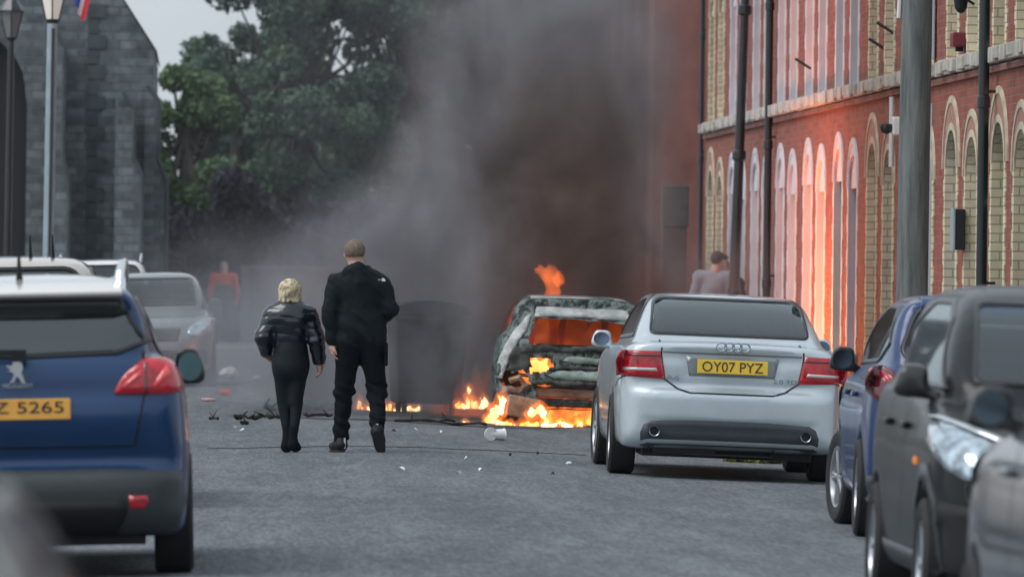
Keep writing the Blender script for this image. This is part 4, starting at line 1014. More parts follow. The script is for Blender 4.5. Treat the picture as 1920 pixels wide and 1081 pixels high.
# ------------------------------------------------------------------ wall across the end of the street
t = thing('boundary_wall', 'low dark wall with pale coping across the end of the street', 'wall', (X_at(455, 93.7), 160.2, -.05))
MB().box((4.6, 0, .7), (9.2, .3, 1.45)).build('wall_face', brickmat('sooty brick', (.10, .06, .06), (.15, .09, .085), (.14, .11, .1), stain=.3), t)
MB().box((4.6, 0, 1.49), (9.3, .4, .09)).build('coping', mat('pale coping', (.17, .14, .14), rough=.8, noise=.2), t)
MB().box((.05, -.12, .78), (.16, .3, 1.5)).build('end_pier', MATS['pale coping'], t)
t = thing('railings', 'dark railings between the church and the boundary wall', 'railings', (X_at(318, 93.7), 160.4, -.05))
rl = MB()
for i in range(11): rl.tube([(i * .13, 0, 0), (i * .13, 0, 1.3)], .012, 5)
rl.box((.65, 0, 1.15), (1.4, .03, .03)); rl.box((.65, 0, .2), (1.4, .03, .03)); rl.build('bars', M_iron, t)

# ------------------------------------------------------------------ trees
def leafmat(name, a, b, tr=.25):
    m = bpy.data.materials.new(name); m.use_nodes = True; tt = m.node_tree; bs = tt.nodes['Principled BSDF']; bs.inputs['Roughness'].default_value = .7
    tc = tt.nodes.new('ShaderNodeTexCoord'); n = tt.nodes.new('ShaderNodeTexNoise'); n.inputs['Scale'].default_value = .9; n.inputs['Detail'].default_value = 6
    r = tt.nodes.new('ShaderNodeValToRGB'); r.color_ramp.elements[0].position = .38; r.color_ramp.elements[1].position = .62
    r.color_ramp.elements[0].color = (*a, 1); r.color_ramp.elements[1].color = (*b, 1)
    tt.links.new(tc.outputs['Object'], n.inputs['Vector']); tt.links.new(n.outputs[0], r.inputs[0]); tt.links.new(r.outputs[0], bs.inputs['Base Color'])
    tl = tt.nodes.new('ShaderNodeBsdfTranslucent'); tt.links.new(r.outputs[0], tl.inputs[0]); mx = tt.nodes.new('ShaderNodeMixShader'); mx.inputs[0].default_value = tr
    tt.links.new(bs.outputs[0], mx.inputs[1]); tt.links.new(tl.outputs[0], mx.inputs[2]); tt.links.new(mx.outputs[0], tt.nodes['Material Output'].inputs[0]); return m
M_bark = mat('bark', (.045, .042, .038), rough=.95, noise=.3, scale=6)
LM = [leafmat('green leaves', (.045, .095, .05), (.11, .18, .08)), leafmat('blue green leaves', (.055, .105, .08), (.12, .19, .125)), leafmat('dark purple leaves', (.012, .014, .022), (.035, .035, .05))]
def leaves(centers, rads, n, size, seed):
    r = np.random.default_rng(seed); C = np.array(centers); Rr = np.array(rads); w = Rr ** 2; w /= w.sum()
    k = r.choice(len(C), n, p=w); d = r.normal(size=(n, 3)); d /= np.linalg.norm(d, axis=1)[:, None]; rad = Rr[k] * r.uniform(.25, 1.1, n) ** .6
    P = C[k] + d * rad[:, None] * np.array([1, 1, .8])
    a = r.normal(size=(n, 3)); a /= np.linalg.norm(a, axis=1)[:, None]; b = np.cross(a, r.normal(size=(n, 3))); b /= np.linalg.norm(b, axis=1)[:, None]
    s = size * r.uniform(.6, 1.4, n)[:, None]; V = np.stack([P - a * s, P + b * s * .6, P + a * s, P - b * s * .6], 1).reshape(-1, 3)
    return V, np.arange(4 * n).reshape(-1, 4)
def tree(px, Y, spread, ztop, zbot, label, lm, nleaf=9000, nclump=34, seed=1, name='tree', trunk=.28, size=.15, gap=.0):
    s = F_PX / Y; X0 = X_at(px, s); t = thing(name, label, 'tree', (X0, Y, -.5), group='trees beyond the end of the street')
    r = random.Random(seed); H = ztop + .5; zb_ = zbot + .5; C = []; Rd = []; tr = MB(); hub = Vector((0, 0, zb_ + (H - zb_) * .25))
    tr.tube([(0, 0, 0), (.1, 0, zb_ * .6), hub, (0.1, 0, H * .9)], [trunk, trunk * .8, trunk * .55, .04], 9)
    for i in range(nclump):
        u = r.random(); z = zb_ + (H - zb_) * (u ** .8); prof = math.sin(math.pi * min(1, max(.12, (z - zb_) / (H - zb_) * .85 + .12))) ** .6
        a = r.uniform(0, 6.283); q = spread * prof * math.sqrt(r.random()) ; c = Vector((q * math.cos(a), q * math.sin(a) * .7, z))
        C.append(c[:]); Rd.append(r.uniform(.45, .95) * (spread / 4) ** .5)
        m1 = hub.lerp(c, .5) + Vector((0, 0, -.3)); tr.tube([hub + Vector((0, 0, r.uniform(-.5, 1.5))), m1, c], [.09, .05, .015], 5)
    tr.build('trunk', M_bark, t, smooth=True)
    V, Fc = leaves(C, Rd, nleaf, size, seed); obj('crown', V, Fc, lm, t); return t
# (px, Y, spread m, top z, bottom z)
tree(345, 195, 1.25, 6.0, 2.9, 'small bright green tree beside the church wall', LM[0], 9500, 26, 3, size=.085)
tree(560, 205, 3.1, 10.5, 3.4, 'broad tree filling the sky above the couple', LM[1], 26000, 54, 5, size=.09)
tree(440, 212, 1.6, 7.6, 4.2, 'loose open crown with sky showing through, left of the broad tree', LM[1], 9000, 26, 8, size=.085)
tree(770, 208, 2.8, 11.0, 3.2, 'tall green tree partly behind the grey smoke', LM[0], 22000, 50, 11, size=.095)
tree(960, 214, 2.9, 11, 2.5, 'tree almost hidden behind the dark smoke', LM[1], 14000, 40, 14, size=.11)
tree(600, 228, 3.6, 6.4, 2.5, 'darker background tree behind the broad tree', LM[1], 16000, 44, 17, size=.11)
tree(850, 221, 2.2, 8.5, 2.5, 'rounded tree directly behind the thickest edge of the smoke', LM[1], 15000, 34, 37, size=.12)
tree(1160, 216, 3.0, 11, 2.5, 'background tree behind the smoke next to the brick building', LM[1], 8000, 36, 19, size=.15)
def bush(px0, px1, Y, z0, z1, label, lm, n, seed, size=.11):
    s = F_PX / Y; r = random.Random(seed); C = []; Rd = []
    for i in range(int((px1 - px0) / 9)):
        C.append((X_at(r.uniform(px0, px1), s) - X_at((px0 + px1) / 2, s), r.uniform(-1, 1), r.uniform(z0, z1))); Rd.append(r.uniform(.4, .8))
    t = thing('bush', label, 'bush', (X_at((px0 + px1) / 2, s), Y, -.3)); V, Fc = leaves(C, Rd, n, size, seed); obj('foliage', V, Fc, lm, t)
    st = MB()
    for i in range(6): st.tube([(r.uniform(-.5, .5), 0, -.2), Vector(C[i])], [.05, .02], 5)
    st.build('stems', M_bark, t)
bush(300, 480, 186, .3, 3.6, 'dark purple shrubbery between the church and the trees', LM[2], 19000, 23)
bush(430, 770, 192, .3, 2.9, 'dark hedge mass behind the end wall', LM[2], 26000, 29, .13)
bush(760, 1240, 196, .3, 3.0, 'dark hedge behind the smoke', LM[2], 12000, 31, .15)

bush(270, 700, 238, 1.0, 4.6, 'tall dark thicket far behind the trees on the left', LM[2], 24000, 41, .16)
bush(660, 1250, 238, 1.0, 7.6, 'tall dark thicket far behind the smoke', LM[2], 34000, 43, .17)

# ------------------------------------------------------------------ burnt-out car
def burntmat():
    m = bpy.data.materials.new('burnt steel'); m.use_nodes = True; t = m.node_tree; b = t.nodes['Principled BSDF']; b.inputs['Roughness'].default_value = .8
    tc = t.nodes.new('ShaderNodeTexCoord'); n = t.nodes.new('ShaderNodeTexNoise'); n.inputs['Scale'].default_value = 9; n.inputs['Detail'].default_value = 10; n.inputs['Roughness'].default_value = .72
    n.inputs['Distortion'].default_value = .3
    r = t.nodes.new('ShaderNodeValToRGB'); e = r.color_ramp; e.elements[0].position = .40; e.elements[0].color = (.015, .018, .018, 1); e.elements[1].position = .68; e.elements[1].color = (.34, .37, .36, 1)
    for p_, c in ((.47, (.04, .055, .055)), (.52, (.14, .19, .18)), (.58, (.24, .30, .285)), (.63, (.20, .17, .15))): q = e.elements.new(p_); q.color = (*c, 1)
    t.links.new(tc.outputs['Object'], n.inputs['Vector']); t.links.new(n.outputs[0], r.inputs[0])
    g_ = t.nodes.new('ShaderNodeNewGeometry'); mx = t.nodes.new('ShaderNodeMix'); mx.data_type = 'RGBA'; mx.inputs[7].default_value = (.04, .035, .03, 1)
    t.links.new(g_.outputs['Backfacing'], mx.inputs[0]); t.links.new(r.outputs[0], mx.inputs[6]); t.links.new(mx.outputs[2], b.inputs['Base Color'])
    bp = t.nodes.new('ShaderNodeBump'); bp.inputs['Strength'].default_value = .8; bp.inputs['Distance'].default_value = .05; t.links.new(n.outputs[0], bp.inputs['Height']); t.links.new(bp.outputs[0], b.inputs['Normal'])
    return m
M_burn = burntmat(); M_char = mat('charred metal', (.018, .018, .018), rough=.9, alt=(.10, .11, .11), scale=9)
M_rust = mat('scorched rust', (.20, .11, .07), rough=.9, alt=(.4, .27, .2), scale=7)
P_burn = scaled(P_hat, 1.04, 1.03, .93)
s_b = 180.; YBn = F_PX / s_b; XBn = X_at(1082, s_b)
def ragged(poly, amp=.02, n=5, seed=3):
    r = random.Random(seed); q = []
    for a, b in zip(poly, poly[1:] + poly[:1]):
        for k in range(n): q.append((a[0] + (b[0] - a[0]) * k / n + r.uniform(-amp, amp), a[1] + (b[1] - a[1]) * k / n + r.uniform(-amp, amp)))
    return q
RWb = [(-.53, .86), (.58, .86), (.52, 1.13), (-.45, 1.145)]
hb = ragged([(-.49, .565), (-.48, .74), (-.29, .74), (-.24, .65), (-.34, .58)], .012, 4, 5)
gap1 = ragged([(-.78, .42), (-.80, .56), (-.55, .60), (-.50, .42)], .02, 4, 6)
gap2 = ragged([(-.40, .28), (-.42, .46), (.60, .46), (.60, .28)], .015, 6, 7)
low_ = ragged([(-.85, .10), (-.85, .27), (.85, .27), (.85, .10)], .02, 6, 8)
dark1 = ragged([(-.76, .60), (-.68, .84), (-.52, .84), (-.50, .60)], .02, 4, 9)
Bn = Car('burnt_car', 'burnt-out hatchback shell with flames inside and along its underside', P_burn, M_burn, (XBn, YBn, road_z(XBn) - .04), yaw=R(-.5), roll=TILT, h=.024,
         holes=[('rear', RWb, 0), ('rear', hb, 0), ('rear', gap1, 0), ('rear', gap2, 0), ('rear', low_, 0), ('left', sc2(SWh, 1.03, .93), 0), ('right', sc2(SWh, 1.03, .93), 0), ('front', sc2(WSh, 1.03, .93), 0)])
Vb = np.array([v.co[:] for v in Bn.body.data.vertices]); dn_ = noise3(4, 7, Vb[:, 0], Vb[:, 1], Vb[:, 2])[:, None] * np.array([.012, .012, .012])
Bn.body.data.vertices.foreach_set('co', (Vb + dn_).astype(np.float32).ravel())
M_ash = mat('ash whitened steel', (.30, .34, .35), rough=.85, alt=(.62, .64, .62), scale=6, bump=.4, bscale=12, detail=9)
M_ashg = mat('heat bleached green steel', (.16, .24, .22), rough=.85, alt=(.40, .50, .46), scale=5, bump=.4, bscale=12, detail=9)
Bn.patch('roof_edge', 'rear', ragged([(-.46, 1.155), (-.44, 1.262), (.52, 1.255), (.53, 1.145), (.1, 1.16)], .006, 8, 21), M_ash, .008, .04)
Bn.patch('roof_skin', 'top', ragged([(-.50, .50), (.50, .50), (.50, 1.9), (-.50, 1.9)], .01, 5, 25), M_ash, .006, .08)
Bn.patch('pillar', 'rear', ragged([(-.50, 1.17), (-.56, 1.15), (-.76, .86), (-.84, .62), (-.83, .50), (-.76, .50), (-.72, .68), (-.64, .86), (-.545, 1.0)], .008, 4, 22), M_ash, .010, .04)
Bn.patch('tailgate_skin', 'rear', ragged([(-.22, .515), (-.30, .56), (-.22, .60), (.1, .61), (.6, .60), (.6, .52), (.2, .50)], .012, 5, 23), M_ashg, .010, .04)
Bn.patch('tailgate_lip', 'rear', ragged([(-.15, .70), (-.1, .755), (.6, .745), (.6, .69), (.2, .68)], .01, 5, 24), M_ashg, .010, .04)
Bn.patch('charred_rim', 'rear', ragged([(-.60, .78), (-.58, .87), (-.2, .85), (.2, .865), (.64, .85), (.66, .80), (.2, .82), (-.2, .80)], .015, 5, 11), M_char, .02, .04)
Bn.patch('charred_panel', 'rear', ragged([(-.72, .58), (-.66, .84), (-.50, .82), (-.48, .60)], .03, 4, 12), M_char, .012, .04)
Bn.patch('charred_seam', 'rear', ragged([(-.30, .60), (-.2, .655), (.7, .65), (.7, .63), (-.1, .62)], .012, 6, 13), M_char, .018, .04)
Bn.patch('charred_seam', 'rear', ragged([(-.46, .46), (-.46, .50), (.7, .49), (.7, .445), (.2, .455)], .014, 7, 14), M_char, .02, .04)
MB().box((.1, .10, .37), (1.15, .10, .09)).build('bumper_beam', M_rust, Bn.root, bevel=.02)
MB().box((.1, .12, .27), (1.2, .12, .08)).build('lower_beam', M_char, Bn.root, bevel=.02)
bx = MB().box((-.55, .02, .21), (.34, .3, .22), Matrix.Rotation(R(8), 3, 'Y')); bx.build('fallen_panel', M_rust, Bn.root, bevel=.02)
MB().lathe([(.02, -.18), (.055, -.18), (.055, .1)], 16, 'y', (-.42, .0, .16)).build('exhaust_can', M_char, Bn.root, smooth=True)
MB().tube([(-.70, .02, .48), (-.60, -.01, .52), (-.54, .0, .44), (-.6, .02, .38), (-.70, .02, .40)], .035, 7).build('lamp_housing', M_rust, Bn.root)
for k_, (a, b) in enumerate((((-.5, .05, .30), (-.42, .03, .55)), ((-.62, .1, .55), (-.3, .06, .52)))): MB().tube([a, ((a[0] + b[0]) / 2 + .03, a[1], (a[2] + b[2]) / 2), b], .022, 6).build('bent_strut', M_burn, Bn.root)
for wy in P_burn['wy']:
    for sx in (-1, 1):
        o = MB().lathe([(.03, -.09), (.20, -.09), (.215, -.07), (.2, .0), (.215, .07), (.2, .09), (.03, .09)], 28, 'x', (sx * (P_burn['W'] / 2 - .12), wy, .215)).build('bare_rim', M_char, Bn.root, smooth=True)
MB().box((0, 1.0, .62), (1.2, .1, .5)).build('seat_frame', M_char, Bn.root, bevel=.03)
MB().box((0, 2.0, .25), (1.3, 3.3, .05)).build('floor_pan', M_char, Bn.root)

# ------------------------------------------------------------------ fire
def firemat(name, c1, c2, s1, s2, scale=5.):
    m = bpy.data.materials.new(name); m.use_nodes = True; t = m.node_tree; t.nodes.clear(); o = t.nodes.new('ShaderNodeOutputMaterial'); e = t.nodes.new('ShaderNodeEmission')
    tc = t.nodes.new('ShaderNodeTexCoord'); n = t.nodes.new('ShaderNodeTexNoise'); n.inputs['Scale'].default_value = scale; n.inputs['Detail'].default_value = 3
    r = t.nodes.new('ShaderNodeValToRGB'); r.color_ramp.elements[0].position = .38; r.color_ramp.elements[1].position = .62
    r.color_ramp.elements[0].color = (*c1, 1); r.color_ramp.elements[1].color = (*c2, 1)
    mr = t.nodes.new('ShaderNodeMapRange'); mr.inputs[1].default_value = .35; mr.inputs[2].default_value = .65; mr.inputs[3].default_value = s1; mr.inputs[4].default_value = s2
    t.links.new(tc.outputs['Object'], n.inputs['Vector']); t.links.new(n.outputs[0], r.inputs[0]); t.links.new(n.outputs[0], mr.inputs[0])
    t.links.new(r.outputs[0], e.inputs[0]); t.links.new(mr.outputs[0], e.inputs[1]); t.links.new(e.outputs[0], o.inputs[0]); return m
def glowvol(name, col, s):
    m = bpy.data.materials.new(name); m.use_nodes = True; t = m.node_tree; t.nodes.clear(); o = t.nodes.new('ShaderNodeOutputMaterial'); e = t.nodes.new('ShaderNodeEmission')
    e.inputs[0].default_value = (*col, 1); e.inputs[1].default_value = s; t.links.new(e.outputs[0], o.inputs['Volume']); return m
M_core = firemat('flame core', (1, .48, .08), (1, .80, .40), .85, 2.4)
M_hot = firemat('added blaze', (1, .20, .035), (1, .28, .05), 62, 105)
M_deep = firemat('deep red flame', (.55, .035, .004), (1, .16, .02), .40, .75, 3)
M_glow = glowvol('flame glow', (1, .20, .03), 4.0)
M_glow2 = glowvol('soft flame glow', (1, .17, .03), 2.2)
def flame(name, label, X, Y, tongues, core=True, z=None, glow=None, h=.014, seed=0, corem=None, pad=.035, cf=.62, grp='flames burning on the road and under the burnt car'):
    """tongues: (dx, dy, base z, height, radius)"""
    z = road_z(X) if z is None else z
    lo = [min(a[0] - a[4] for a in tongues) - .16, min(a[1] - a[4] for a in tongues) - .16, -.06]
    hi = [max(a[0] + a[4] for a in tongues) + .16, max(a[1] + a[4] for a in tongues) + .16, max(a[2] + a[3] for a in tongues) + .2]
    r = random.Random(seed); t = thing(name, label, 'fire', (X, Y, z), group=grp)
    jit = [(r.uniform(-.5, .5), r.uniform(-.4, .4)) for _ in tongues]
    for part, kk, m in (('glow', 1.0, glow or M_glow), ('core', .52, corem or M_core)):
        if part == 'core' and not core: continue
        f = Field(lo, hi, h)
        for (a, b, z0, hh, rr), (jx, jy) in zip(tongues, jit):
            R0 = rr * (1 if part == 'glow' else .66) + (pad if part == 'glow' else 0); H_ = hh * (1 if part == 'glow' else cf)
            f.cap((a, b, z0 + rr * .5), (a + jx * rr, b, z0 + H_ * .5), R0, R0 * .62, .03); f.cap((a + jx * rr, b, z0 + H_ * .5), (a - jx * rr * .5, b, z0 + H_), R0 * .62, R0 * .08, .03)
        f.noise(.016, 26, seed + 5); f.noise(.006, 60, seed + 9); f.F = smax(f.F, -(f.Z - .0), .01); f.build(part, m, t)
    return t
def tong(x0, x1, n, h0, h1, r0, r1, seed, dy=.1, z=0):
    r = random.Random(seed); return [(x0 + (x1 - x0) * (i + r.uniform(-.2, .2)) / max(1, n - 1), r.uniform(-dy, dy), z, r.uniform(h0, h1), r.uniform(r0, r1)) for i in range(n)]
def fl_px(px0, px1, py, **k): pass
sF = 182.; YF = F_PX / sF
def XF_(px): return X_at(px, sF)
flame('flame', 'low line of flames on the road just right of the walking man', XF_(757) - .02, F_PX / 172, tong(-.21, .30, 12, .04, .15, .022, .05, 1), seed=1)
flame('flame', 'single small flame seen between the legs of the walking man', XF_(687) + .05, F_PX / 172, [(-.02, 0, 0, .22, .035), (.03, .05, 0, .1, .04)], seed=2)
flame('flame', 'flames rising left of the rear bumper of the burnt car', XF_(905), F_PX / 176, tong(-.13, .14, 7, .08, .24, .022, .045, 3) + [(-.03, 0, .12, .22, .025)], seed=3, z=road_z(3) + .10)
flame('flame', 'tallest bright flame against the left rear corner of the burnt car', XF_(935), F_PX / 181.5, [(-.08, 0, 0, .14, .045), (-.04, 0, .02, .2, .05), (-.0, 0, .05, .26, .055), (.04, .02, .10, .30, .045), (.07, 0, .16, .28, .035)], seed=4)
flame('flame', 'long flame bed running along the road under the rear of the burnt car', XF_(1010), F_PX / 183, tong(-.42, .44, 20, .03, .10, .018, .038, 5, .04), seed=5)
flame('flame', 'arched flame licking up beneath the rear beam of the burnt car', XF_(1015), F_PX / 180.5, [(-.05, 0, .08, .14, .05), (.04, 0, .12, .16, .055), (.10, 0, .02, .20, .05)], seed=6)
flame('flame', 'small spark of flame on the road left of the flame bed', XF_(873), F_PX / 183, [(0, 0, 0, .05, .03)], seed=7)
flame('flame', 'dull orange flame between the charred bin and the burnt car', X_at(835, 174), F_PX / 174, [(-.05, 0, .05, .55, .09), (.08, .1, .0, .42, .07), (.35, 0, 0, .3, .08)], core=False, seed=8, glow=glowvol('dull flame', (1, .16, .03), .55))
flame('flame', 'faint tall orange flames licking up left of the burnt car', X_at(890, 176), F_PX / 175, [(-.10, 0, .0, .5, .08), (.05, .05, .0, .62, .08), (.16, 0, .1, .45, .07)], core=False, seed=16, glow=glowvol('faint flame', (1, .15, .025), .8), pad=.05)
flame('flame', 'burning sheet of flame in the tailgate opening of the burnt car', XBn - .36, YBn + .28, [(-.06, 0, .50, .36, .13), (.05, 0, .48, .33, .12)], seed=9, corem=firemat('orange blaze', (1, .30, .05), (1, .5, .14), .9, 1.3), grp='flames burning inside the burnt car')
flame('flame', 'orange flames under the bumper beam of the burnt car', XBn + .12, YBn + .5, tong(-.35, .45, 7, .2, .34, .08, .11, 10, .05), seed=10, corem=MATS.get('x') or firemat('orange under blaze', (1, .14, .02), (1, .40, .08), .5, 1.2), grp='flames burning inside the burnt car')
flame('flame', 'deep red flames filling the cabin of the burnt car', XBn + .05, YBn + 1.9, [(-.62 + .15 * i, .1 * (i % 2), .40, .86 + .03 * (i % 3), .26) for i in range(9)], seed=11, corem=M_deep, h=.03, cf=1.0, glow=glowvol('cabin glow', (1, .10, .01), .30), grp='flames burning inside the burnt car')
flame('flame', 'mushroom shaped flame bursting above the roof of the burnt car', X_at(1036, 178), F_PX / 177.5, [(.0, 0, 1.32, .20, .045), (-.12, .05, 1.60, .07, .03), (-.07, .05, 1.55, .11, .035), (-.02, 0, 1.50, .19, .045), (.03, 0, 1.47, .20, .05), (.08, .1, 1.49, .14, .04), (.02, 0, 1.36, .2, .05)], core=False, seed=12, h=.02, glow=glowvol('plume flame', (1, .17, .03), 6), pad=.03, grp='flames above the burnt car')
flame('flame', 'unseen blaze added well beyond the burnt car to light the house walls', 5.45, 95.3, [(-.4, 0, .0, .8, .28), (.05, .3, .0, 1.15, .30), (.42, -.2, .0, .9, .26), (.1, .8, 0, .9, .3), (.2, -1.2, 0, .5, .25)], seed=13, h=.03, corem=M_hot, glow=glowvol('added blaze glow', (1, .13, .02), .8), grp='flames above the burnt car')  # blaze added out of view to throw orange light on the terrace

flame('flame', 'hidden fire added at the far end of the burnt car to redden the smoke', 4.1, 87.2, [(-.45, 0, .3, .7, .22), (.0, .1, .3, .85, .25), (.42, 0, .3, .7, .22)], seed=15, h=.03, corem=firemat('added red blaze', (1, .12, .02), (1, .22, .04), 18, 30), glow=glowvol('added red glow', (1, .10, .015), .5), grp='flames above the burnt car')  # fire added behind the shell so the smoke above it turns red

# ------------------------------------------------------------------ charred wheelie bin
t = thing('wheelie_bin', 'large charred four-wheeled bin smoking behind the walking man', 'bin', (X_at(800, 174), F_PX / 174, road_z(2.5)), (0, R(1), R(6)))
M_bin = mat('charred plastic', (.045, .047, .05), rough=.8, noise=.3, scale=5)
b = MB(); n = len(b.v)
b.add([(-.34, -.3, .12), (.34, -.3, .12), (.34, .3, .12), (-.34, .3, .12), (-.40, -.38, 1.08), (.40, -.38, 1.08), (.40, .38, 1.08), (-.40, .38, 1.08)], [(0, 3, 2, 1), (4, 5, 6, 7), (0, 1, 5, 4), (1, 2, 6, 5), (2, 3, 7, 6), (3, 0, 4, 7)]); b.build('bin_body', M_bin, t, bevel=.03, smooth=True)
l = MB(); l.prism([(-.43, 1.08)] + [(.43 * math.cos(a), 1.10 + .13 * math.sin(a)) for a in np.linspace(math.pi, 0, 12)] + [(.43, 1.08)], -.41, .41, 'xz'); l.build('lid', M_bin, t)
MB().box((0, -.40, 1.04), (.84, .06, .05)).build('rim', M_bin, t, bevel=.01)
for sx in (-1, 1):
    for sy in (-1, 1): MB().lathe([(.02, -.02), (.08, -.02), (.08, .02), (.02, .02)], 14, 'x', (sx * .26, sy * .24, .08)).build('wheel', M_rub, t)

# ------------------------------------------------------------------ smoke
def smoke(name, outline, y0, y1, m, label, h=.22, edge=.5):
    P_ = np.array(outline); f = Field((P_[:, 0].min() - .6, y0 - .6, P_[:, 1].min() - .6), (P_[:, 0].max() + .6, y1 + .6, P_[:, 1].max() + .6), h)
    d2 = sdf_poly(chaikin(outline, 2), f.X[:, 0, :], f.Z[:, 0, :])[:, None, :]
    f.F = smax(np.broadcast_to(d2, f.F.shape), np.abs(f.Y - (y0 + y1) / 2) - (y1 - y0) / 2, edge * 2) + .12 * noise3(9, 1.6, f.X, f.Y, f.Z)
    o = f.build(name, m); return tag(o, label, 'smoke', kind='stuff')
def smokemat():
    m = bpy.data.materials.new('smoke'); m.use_nodes = True; t = m.node_tree; t.nodes.clear(); L_ = t.links
    o = t.nodes.new('ShaderNodeOutputMaterial'); pv = t.nodes.new('ShaderNodeVolumePrincipled'); L_.new(pv.outputs[0], o.inputs['Volume'])
    tc = t.nodes.new('ShaderNodeTexCoord'); sp = t.nodes.new('ShaderNodeSeparateXYZ'); L_.new(tc.outputs['Object'], sp.inputs[0])
    def M(op, a, b=None, c=None, clamp=False):
        n = t.nodes.new('ShaderNodeMath'); n.operation = op; n.use_clamp = clamp
        for i, q in enumerate((a, b, c)):
            if q is None: continue
            if isinstance(q, (int, float)): n.inputs[i].default_value = q
            else: L_.new(q, n.inputs[i])
        return n.outputs[0]
    def ss(v, a, b):
        n = t.nodes.new('ShaderNodeMapRange'); n.interpolation_type = 'SMOOTHSTEP'; L_.new(v, n.inputs[0]); n.inputs[1].default_value = a; n.inputs[2].default_value = b; return n.outputs[0]
    def nz(scale, det, dist=0, rough=.55):
        mp = t.nodes.new('ShaderNodeMapping'); mp.inputs['Scale'].default_value = (1, .6, .75); L_.new(tc.outputs['Object'], mp.inputs[0])
        n = t.nodes.new('ShaderNodeTexNoise'); n.inputs['Scale'].default_value = scale; n.inputs['Detail'].default_value = det; n.inputs['Roughness'].default_value = rough; n.inputs['Distortion'].default_value = dist
        L_.new(mp.outputs[0], n.inputs['Vector']); return n.outputs[0]
    X, Y, Z = sp.outputs
    n1 = nz(.6, 4, .2); n2 = nz(1.15, 5, .5); 
    Xw = M('ADD', X, M('MULTIPLY', M('SUBTRACT', n1, .5), 2.6)); Zw = M('ADD', Z, M('MULTIPLY', M('SUBTRACT', n2, .5), 2.4))
    Xr = M('ADD', X, M('MULTIPLY', M('SUBTRACT', n1, .5), .9))
    # left edge of the drift as a function of height
    cr = t.nodes.new('ShaderNodeFloatCurve'); cu = cr.mapping.curves[0]
    pts = [(0, .10), (.10, .10), (.20, .14), (.27, .28), (.36, .46), (.45, .53), (.60, .57), (1, .62)]     # height/8 -> X/6
    cu.points[0].location = pts[0]; cu.points[1].location = pts[-1]
    for q in pts[1:-1]: cu.points.new(*q)
    cr.mapping.update(); L_.new(M('DIVIDE', Zw, 8.0, clamp=True), cr.inputs[1])
    edge = M('SUBTRACT', Xw, M('MULTIPLY', cr.outputs[0], 5.0))
    left = ss(edge, -.35, 1.0)
    core = M('MULTIPLY', ss(Xw, 2.2, 3.7), ss(Xr, 5.15, 4.2))
    core2 = M('MULTIPLY', M('MULTIPLY', core, ss(Z, -.2, 1.3)), M('ADD', M('MULTIPLY', ss(Z, 4.8, 2.4), .78), .22))
    right = ss(Xr, 5.5, 4.5)
    n4 = nz(2.6, 5, .6, .6); fl_ = M('MULTIPLY', ss(n2, .34, .62), M('ADD', M('MULTIPLY', ss(n4, .38, .62), .75), .25))
    yf = M('MULTIPLY', ss(Y, 83.3, 84.6), ss(Y, 93.4, 91.0))
    low = M('MULTIPLY', M('MULTIPLY', ss(Z, 2.2, .9), ss(X, -1.1, .5)), .34)
    a = M('MULTIPLY', M('MULTIPLY', left, right), M('ADD', M('MULTIPLY', fl_, .50), .04))
    b_ = M('MULTIPLY', core2, M('ADD', M('MULTIPLY', fl_, 2.0), .14))
    veil = M('MULTIPLY', M('MULTIPLY', ss(Xw, -1.0, 1.6), right), .016)
    den = M('MULTIPLY', M('ADD', M('ADD', M('ADD', a, b_), veil), M('MULTIPLY', low, fl_)), yf)
    L_.new(M('MULTIPLY', den, 1.0), pv.inputs['Density'])
    mx = t.nodes.new('ShaderNodeMix'); mx.data_type = 'RGBA'; L_.new(core2, mx.inputs[0]); mx.inputs[6].default_value = (.37, .41, .46, 1); mx.inputs[7].default_value = (.25, .205, .19, 1)
    mx2 = t.nodes.new('ShaderNodeMix'); mx2.data_type = 'RGBA'; mx2.blend_type = 'MULTIPLY'; mx2.inputs[0].default_value = 1; n3 = nz(.8, 5, .8, .65); gr_ = t.nodes.new('ShaderNodeValToRGB'); gr_.color_ramp.elements[0].position = .40; gr_.color_ramp.elements[1].position = .60
    gr_.color_ramp.elements[0].color = (.55, .50, .50, 1); gr_.color_ramp.elements[1].color = (1.5, 1.45, 1.42, 1); L_.new(n3, gr_.inputs[0]); L_.new(mx.outputs[2], mx2.inputs[6]); L_.new(gr_.outputs[0], mx2.inputs[7])
    L_.new(mx2.outputs[2], pv.inputs['Color']); pv.inputs['Anisotropy'].default_value = .1
    return m
out_ = [(-1.2, -.1), (6.3, -.1), (6.2, 3.5), (6.4, 8.5), (-.6, 8.5), (-.9, 4.5), (-1.1, 2.4)]
smoke('smoke', out_, 83.5, 92.8, smokemat(), 'dark smoke billowing from the burnt car and drifting grey to the left')

# ------------------------------------------------------------------ litter and debris
M_wp = mat('white plastic film', (.75, .77, .78), rough=.5, noise=.1)
M_gs = mat('green plastic sheet', (.05, .17, .11), rough=.6, noise=.3)
M_chw = mat('charred wood', (.014, .013, .012), rough=.95, noise=.3)
def crumple(name, label, cat, px, s, dims, m, seed, rot=0, group=None):
    X = X_at(px, s); f = Field((-dims[0] * .75, -dims[1] * .75, -dims[2] * .2), (dims[0] * .75, dims[1] * .75, dims[2] * 1.3), max(dims) / 26)
    f.ell((0, 0, dims[2] * .45), (dims[0] / 2, dims[1] / 2, dims[2] / 2)); f.noise(min(dims) * .13, 7 / min(dims), seed)
    o = f.build(name, m); o.location = (X, F_PX / s, road_z(X)); o.rotation_euler = (0, 0, rot); return tag(o, label, cat, group)
crumple('plastic_bag', 'larger white crumpled bag on the road by the grey parked car', 'litter', 434, 136, (.24, .3, .17), M_wp, 1)
crumple('plastic_bag', 'smaller white crumpled scrap right of the larger white bag', 'litter', 484, 139, (.11, .12, .08), M_wp, 2)
